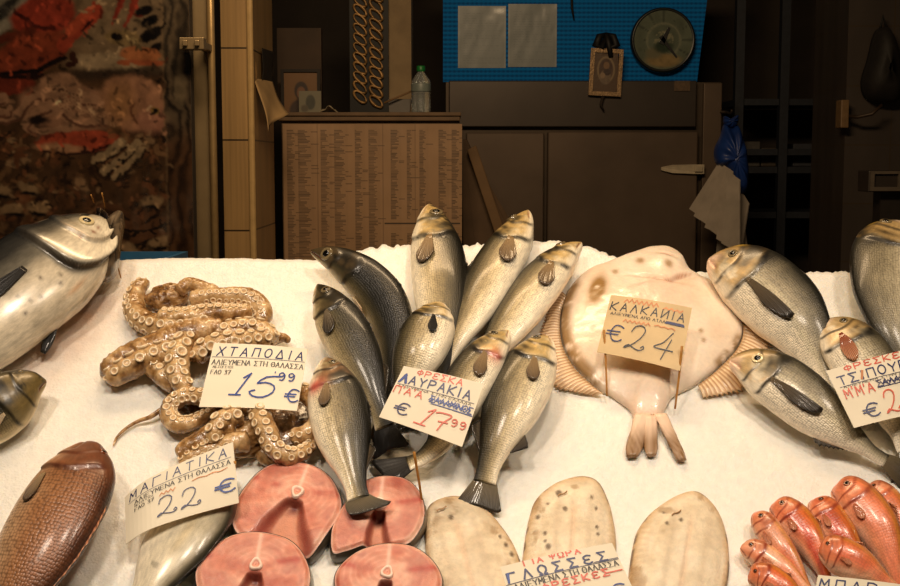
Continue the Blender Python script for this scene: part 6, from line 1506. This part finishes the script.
def clock():
    c = wpt(661.5, 41, Y); x, z = c[0], c[2]; R = 31 * (Y / math.cos(PITCH)) / FPX * 1.0
    r = root('wall_clock', (x, Y, z - R), 'round wall clock with a greenish picture face on the blue wall', 'clock')
    MB().lathe([(R * .90, -.045), (R * .94, -.055), (R, -.05), (R * 1.02, -.03), (R * 1.0, .0), (R * .5, .0)], (x, Y, z), 'y', 56).build('rim', plain('clock rim', (26, 30, 30), .35, var=.1), r)
    n = 96; p = Paint(n, n, (104, 112, 96)); rad = n / 2
    th = np.arctan2(p.Y - rad, p.X - rad); rr = np.hypot(p.X - rad, p.Y - rad) / rad
    p.I *= (.7 + .6 * fbm(p.X * .08, p.Y * .08, 0, 260))[..., None]
    p.put((np.abs(np.sin(th * 6)) < .07) * (rr > .55) * .55, (44, 48, 46)); p.put(np.exp(-((rr - .52) / .03) ** 2) * .6, (150, 150, 128)); p.put((rr < .30) * sst(fbm(p.X * .25, p.Y * .25, 0, 262), .45, .6) * .7, (160, 156, 128))
    p.ell(rad, rad * 1.62, 26, 10, (150, 130, 90), var=.3, soft=.3); p.ell(rad * .7, rad * 1.4, 12, 8, (120, 116, 92), soft=.4); p.ell(rad, rad * 1.2, 14, 9, (58, 70, 56), soft=.4, var=.3)
    V = []; CC = []; k, mm = 26, 72
    for i in range(k):
        for j in range(mm):
            a = 2 * PI * j / mm; q = (i + .02) / (k - 1) * .93; px, py = min(n - 1, max(0, int(rad + rad * q * math.cos(a)))), min(n - 1, max(0, int(rad - rad * q * math.sin(a))))
            V.append((x + R * q * math.cos(a), Y - .0475, z + R * q * math.sin(a))); CC.append(p.I[py, px])
    V = np.array(V); make('face', V - np.array(r.location), orient_y(V, gridfaces(k, mm, False, True)), vcol('clock face', .15, .4), r, col=CC)
    for nm, ang, ln, wd in (('hour_hand', 65, .42, .012), ('minute_hand', -52, .68, .009)):
        t = math.radians(ang); dx, dz = math.cos(t), math.sin(t); a0 = (x - dx * .02, z - dz * .02); a1 = (x + dx * R * ln, z + dz * R * ln); w = wd
        v = [(a0[0] - dz * w, Y - .054, a0[1] + dx * w), (a0[0] + dz * w, Y - .054, a0[1] - dx * w), (a1[0] + dz * w * .4, Y - .054, a1[1] - dx * w * .4), (a1[0] - dz * w * .4, Y - .054, a1[1] + dx * w * .4)]
        v += [(q[0], Y - .050, q[2]) for q in v]
        m = MB().add(v, [(0, 1, 2, 3), (7, 6, 5, 4), (0, 4, 5, 1), (1, 5, 6, 2), (2, 6, 7, 3), (3, 7, 4, 0)]); m.build(nm, plain('clock hand', (18, 18, 18), .4, var=0), r, smooth=False)
clock()
def icon():
    y = YFR - .03; x0, z0, x1, z1 = rectw(589, 96, 622, 49, y); c = ((x0 + x1) / 2, (z0 + z1) / 2)
    r = root('hanging_picture', (c[0], y, z0), 'small ornate framed picture hung by a black bow beside the clock', 'picture')
    t = -.05
    def rt(v): return [(c[0] + (p[0] - c[0]) * math.cos(t) - (p[2] - c[1]) * math.sin(t), p[1], c[1] + (p[0] - c[0]) * math.sin(t) + (p[2] - c[1]) * math.cos(t)) for p in v]
    w = .018; m = MB(); m.box((x0, y - .02, z0), (x0 + w, y, z1)); m.box((x1 - w, y - .02, z0), (x1, y, z1)); m.box((x0 + w, y - .02, z0), (x1 - w, y, z0 + w)); m.box((x0 + w, y - .02, z1 - w), (x1 - w, y, z1)); m.v = rt(m.v)
    m.build('frame', plain('silvered frame', (150, 122, 88), .4, .4, var=.4, nscale=120, bump=.8, bscale=150), r, smooth=False)
    p = Paint(66, 94, (90, 66, 44)); p.ell(33, 40, 24, 32, (140, 118, 88), soft=.08); p.ell(33, 40, 19, 27, (78, 52, 36), soft=.1, var=.3); p.ell(34, 30, 8, 9, (130, 98, 66)); p.ell(31, 58, 15, 18, (120, 100, 80), var=.4); p.ell(36, 46, 10, 8, (60, 40, 34)); p.ell(24, 54, 7, 7, (150, 124, 96))
    o = p.sheet('picture', x0 + w, z0 + w, x1 - w, z1 - w, y - .012, vcol('icon picture', .4, .2, bump=.4, bscale=120), r)
    top = wpt(606, 34, y)
    m = MB(); m.tube([(x0 + .03, y - .01, z1 - .01), top, (x1 - .03, y - .01, z1 - .01)], .004, 8)
    for sx in (-1, 1):
        m.tube([(top[0], y, top[2]), (top[0] + sx * .03, y - .015, top[2] - .012), (top[0] + sx * .045, y - .015, top[2] - .05), (top[0] + sx * .02, y - .012, top[2] - .06), (top[0], y - .01, top[2] - .01)], [.008, .016, .018, .016, .008], 10)
    m.tube([(top[0], y - .012, top[2]), (top[0] + .012, y - .016, top[2] - .05), (top[0] + .02, y - .02, top[2] - .10)], [.012, .014, .010], 10)
    m.build('bow', plain('black ribbon', (16, 15, 18), .6, var=.1), r)
    m = MB(); m.tube([(c[0] - .01, y - .01, z0), (c[0] - .02, y - .012, z0 - .04), (c[0] - .005, y - .01, z0 - .065)], [.008, .006, .003], 8); m.build('tassel', plain('dark tassel', (46, 36, 28), .8, var=.2), r)
icon()
m = MB(); a = wpt(571, -30, Y - .01); b = wpt(572, 8, Y - .01); c = wpt(574, 20, Y - .01); m.tube([(a[0], a[1], 3.3), a, b, c], [.004, .005, .006, .003], 8); o = m.build('hanging_cord', plain('black cord', (14, 14, 16), .7, var=0), None); o.name = 'black_string'; tag(o, 'short black cord dangling from above onto the blue wall', 'cord')

# --- bags hanging to the right of the fridge --------------------------
def bags():
    y = 5.25; blue = plain('blue plastic bag', (28, 58, 128), .4, var=.25, nscale=14, bump=.6, bscale=40); white = plain('white carrier bag', (176, 164, 150), .55, var=.12, nscale=16, bump=.4, bscale=30)
    a = wpt(730, 118, y)
    r = root('blue_bag', tuple(a), 'crumpled blue plastic bag knotted above the white carrier bags', 'bag')
    def drape(name, out, parent, mat, th, seed):
        O = resample(spline([wpt(px, py, y) for px, py in out], 200, True), 72, True); cen = O.mean(0); V = []
        prof = [(1, .0), (.9, -.5), (.7, -.85), (.4, -1), (.12, -1.02)]
        for sg in (1, -1):
            for k, d in (prof if sg > 0 else prof[1:]):
                q = cen + (O - cen) * k; rid = .5 + .5 * np.sin(np.arange(72) * 2 * PI / 72 * 9 + seed); q = q.copy(); q[:, 1] += sg * th * d * (.6 + .6 * fbm(q[:, 0] * 25, q[:, 2] * 14, seed, 270)) + sg * .012 * rid * d; V.append((q, sg))
        fr = [q for q, s_ in V if s_ > 0]; bk = [q for q, s_ in V if s_ < 0]
        allv = np.concatenate(fr[::-1] + bk)
        f = gridfaces(9, 72, False, True) + [tuple(range(72)), tuple(8 * 72 + j for j in range(72))]
        return make(name, allv - np.array(r.location) if parent else allv, orient2(allv, f, cen), mat, parent)
    drape('bag_body', [(724,124),(731,128),(738,125),(746,150),(748,180),(744,194),(732,194),(728,172),(716,164),(714,150),(720,136)], r, blue, .07, 1)
    m = MB(); m.tube([wpt(721, 112, YFR), wpt(727, 112, y + .02), wpt(731, 114, y), wpt(732, 110, y - .02)], .006, 8); o = m.build('bag_hook', plain('hook wire', (60, 52, 44), .4, .5, var=.1), None); tag(o, 'wire hook on the side of the steel fridge holding the blue bag', 'hook')
    drape('knot', [(724,116),(730,119),(738,115),(737,124),(731,128),(724,124)], r, blue, .03, 2)
    R = random.Random(4)
    r2 = root('carrier_bags', tuple(wpt(722, 165, y)), 'sheaf of folded white carrier bags hanging under the blue bag', 'bag')
    A_, B_ = [(719,164),(726,166),(709,222),(690,210)], [(729,172),(739,182),(739,252),(722,242)]
    lay = [([(a[0] + (b[0] - a[0]) * t, a[1] + (b[1] - a[1]) * t + R.uniform(-2, 2)) for a, b in zip(A_, B_)], -.022 * k) for k, t in enumerate((0, .14, .3, .48, .66, .84, 1.0))] + [([(732,182),(742,194),(748,204),(741,250),(730,240)], -.02), ([(722,190),(740,196),(748,262),(716,262)], .06)]
    for quad, dy in lay:
        O = np.array([wpt(px, py, y + dy) for px, py in quad]); n = len(O); th = .012
        V = np.concatenate([O, O + np.array([0.006, th, 0])]); f = [tuple(range(n)), tuple(range(2 * n - 1, n - 1, -1))] + [(i, (i + 1) % n, (i + 1) % n + n, i + n) for i in range(n)]
        make('folded_bag', V - np.array(r2.location), orient2(V, f, V.mean(0)), white, r2, smooth=False, bevel=.003)
bags()

# --- the darkest corner at right ---------------------------------------
def right_side():
    x0, _, x1, _ = rectw(846, 100, 893, 100, 4.95); zz = wpt(860, 145, 4.95)[2]
    structure('wall_pier', MB().box((x0, 4.95, 0), (x1 + 1.2, 5.4, 3.3)), tiles('grey tiles', (72, 64, 58), (70, 58, 44), .19, .23, (-x0, -zz)))
    r = root('shelf_rack', (wpt(800, 200, 5.9)[0], 5.9, 0), 'dark rack with shelves deep in the shadow at right', 'shelf')
    dkb = plain('dark blue-grey paint', (34, 38, 48), .6, var=.2)
    a0, a1 = wpt(736, 200, 5.9)[0], wpt(842, 200, 5.9)[0]
    for x in (a0, wpt(786, 0, 5.9)[0], a1): MB().box((x - .02, 5.88, 0), (x + .02, 5.93, 2.35)).build('upright', dkb, r, smooth=False)
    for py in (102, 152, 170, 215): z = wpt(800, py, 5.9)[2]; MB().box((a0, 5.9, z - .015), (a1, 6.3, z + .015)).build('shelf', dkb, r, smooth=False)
    z = wpt(800, 170, 5.9)[2] + .015
    for px, w, h, c in ((752, .10, .12, (80, 76, 72)), (772, .08, .09, (70, 60, 50)), (808, .12, .11, (56, 58, 66))):
        x = wpt(px, 170, 5.95)[0]; o = MB().box((x - w / 2, 6.0, z), (x + w / 2, 6.16, z + h)).build('storage_box', plain('dull box', c, .6, var=.2), None, smooth=False, bevel=.006); tag(o, {752: 'greyish box at the left on the dark rack', 772: 'small brown box in the middle of the dark rack', 808: 'bluish box at the right on the dark rack'}[px], 'box', 'boxes on the dark rack')
    # dark round bag on the pier, its hook arm, and a grey tray at the edge
    c = wpt(882, 66, 4.92); s = .035 * 0 + 4.95 / FPX; r = root('black_bag', (c[0], 4.93, c[2] - 36 * s), 'black bag hanging high on the pale pier at right', 'bag')
    O = resample(spline([wpt(px, py, 4.92) for px, py in ((880,28),(888,30),(895,50),(898,80),(896,101),(880,103),(866,98),(862,82),(868,60),(874,36))], 200, True), 60, True); cen = O.mean(0); V = []
    for k, d in ((1, .02), (1, -.03), (.85, -.07), (.5, -.10), (.1, -.105)): q = cen + (O - cen) * k; q = q.copy(); q[:, 1] += d; V.append(q)
    V = np.concatenate(V); f = gridfaces(5, 60, False, True) + [tuple(range(60)), tuple(240 + j for j in range(60))]; make('bag_body', V - np.array(r.location), orient2(V, f, cen), plain('black cloth', (26, 22, 19), .7, var=.25, bump=.4, bscale=40), r)
    m = MB(); m.tube([wpt(880, 30, 4.9), wpt(883, 16, 4.9), wpt(887, 30, 4.9)], .006, 8); m.build('bag_strap', plain('black strap', (20, 18, 16), .7, var=.1), r)
    m = MB(); m.tube([wpt(846, 116, 4.90), wpt(858, 117, 4.86), wpt(872, 114, 4.84), wpt(882, 105, 4.84)], .007, 8); m2 = rectw(839, 128, 848, 100, 4.9)
    r = root('wall_hook', (wpt(846, 116, 4.9)[0], 4.9, wpt(846, 128, 4.9)[2]), 'curved dark hook arm with a small box on the pale pier', 'hook'); m.build('arm', plain('hook iron', (60, 46, 34), .5, .3, var=.2), r); MB().box((m2[0], 4.88, m2[1]), (m2[2], 4.95, m2[3])).build('mount', plain('hook mount', (120, 94, 62), .5, var=.2), r, smooth=False, bevel=.004)
    q = rectw(868, 192, 930, 170, 4.5); r = root('weighing_scale', ((q[0] + q[2]) / 2, 4.5, q[1]), 'dark flat device with pale rim cut by the right edge above the big sea bream', 'scale')
    gm = plain('grey housing', (98, 88, 76), .4, var=.1); m = MB(); w = .014
    m.box((q[0], 4.5, q[1]), (q[2], 4.62, q[3] - .002)); m.build('housing', plain('scale housing', (50, 42, 36), .5, var=.1), r, smooth=False, bevel=.004)
    m = MB(); m.box((q[0] + .004, 4.488, q[1] + .004), (q[2], 4.5, q[1] + .004 + w)); m.box((q[0] + .004, 4.488, q[3] - w), (q[2], 4.5, q[3] - .004)); m.box((q[0] + .004, 4.488, q[1] + .018), (q[0] + .004 + w, 4.5, q[3] - w)); xm = (q[0] + q[2]) / 2; m.box((xm - .006, 4.488, q[1] + .018), (xm + .006, 4.5, q[3] - w)); m.build('rim', gm, r, smooth=False)
    zb = q[1]; x = (q[0] + q[2]) / 2; MB().box((x - .05, 4.54, 0), (x + .05, 4.62, zb)).build('stand', plain('scale stand', (40, 34, 30), .5, var=.1), r, smooth=False)
right_side()
# blue crate peeping over the ice at the left corner
a = wpt(119, 266, 2.62); b = wpt(157, 262, 2.62); r = root('blue_crate', ((a[0] + b[0]) / 2, 2.7, a[2] - .25), 'edge of a blue plastic crate behind the left corner of the ice', 'crate')
m = MB(); X0, X1, Z1, Z0 = a[0] - .2, b[0], b[2] + .0, a[2] - .25
m.box((X0, 2.62, Z0), (X1, 2.63, Z1)); m.box((X0, 2.92, Z0), (X1, 2.93, Z1)); m.box((X0, 2.63, Z0), (X0 + .01, 2.92, Z1)); m.box((X1 - .01, 2.63, Z0), (X1, 2.92, Z1)); m.box((X0 + .01, 2.63, Z0), (X1 - .01, 2.92, Z0 + .01)); m.box((X0 - .01, 2.605, Z1 - .02), (X1 + .01, 2.62, Z1)); m.build('crate_body', plain('blue plastic', (40, 92, 130), .45, var=.08), r, smooth=False)
m = MB(); m.box((X0, 2.64, 0), (X0 + .04, 2.9, Z0)); m.box((X1 - .04, 2.64, 0), (X1, 2.9, Z0)); o = m.build('crate_trestle', dk, None, smooth=False); tag(o, 'pair of dark trestle legs under the blue crate, hidden by the counter', 'trestle')
# ------------------------------------------------------------------ light, world, camera
def spot(x, y, z, tx, ty, tz, power, ang, blend, col, size=.06):
    l = bpy.data.lights.new('stall_lamp', 'SPOT'); l.energy = power; l.spot_size = math.radians(ang); l.spot_blend = blend; l.color = col; l.shadow_soft_size = size
    o = bpy.data.objects.new('stall_lamp', l); COL.objects.link(o); o.location = (x, y, z)
    o.rotation_euler = (Vector((tx, ty, tz)) - Vector((x, y, z))).to_track_quat('-Z', 'Y').to_euler()
for x in (-.9, -.3, .3, .9):
    spot(x, .78, 2.38, x * .9, 1.58, 1.03, 37.5, 78, .8, (1, .83, .655), .10)
def area(x, y, z, rx, w, h, power, col):
    l = bpy.data.lights.new('shop_fill', 'AREA'); l.shape = 'RECTANGLE'; l.size = w; l.size_y = h; l.energy = power; l.color = col
    o = bpy.data.objects.new('shop_fill', l); COL.objects.link(o); o.location = (x, y, z); o.rotation_euler = (rx, 0, 0)
area(-.1, 2.1, 2.9, math.radians(46), 1.2, .3, 36, (1, .70, .40))  # unseen fill light, added to brighten the shop behind the counter
W = bpy.data.worlds.new('World'); SC.world = W; W.use_nodes = True
W.node_tree.nodes['Background'].inputs[0].default_value = (1, .8, .6, 1); W.node_tree.nodes['Background'].inputs[1].default_value = .02
cam = bpy.data.cameras.new('Camera'); cam.sensor_width = 36; cam.lens = 36 * FPX / 900; cam.clip_start = .05
co = bpy.data.objects.new('Camera', cam); COL.objects.link(co); co.location = tuple(CAM); co.rotation_euler = (PI / 2 - PITCH, 0, 0)
SC.camera = co
SC.view_settings.view_transform = 'Standard'; SC.view_settings.look = 'None'; SC.view_settings.gamma = 1; SC.view_settings.use_curve_mapping = False
SC.view_settings.exposure = 0.0
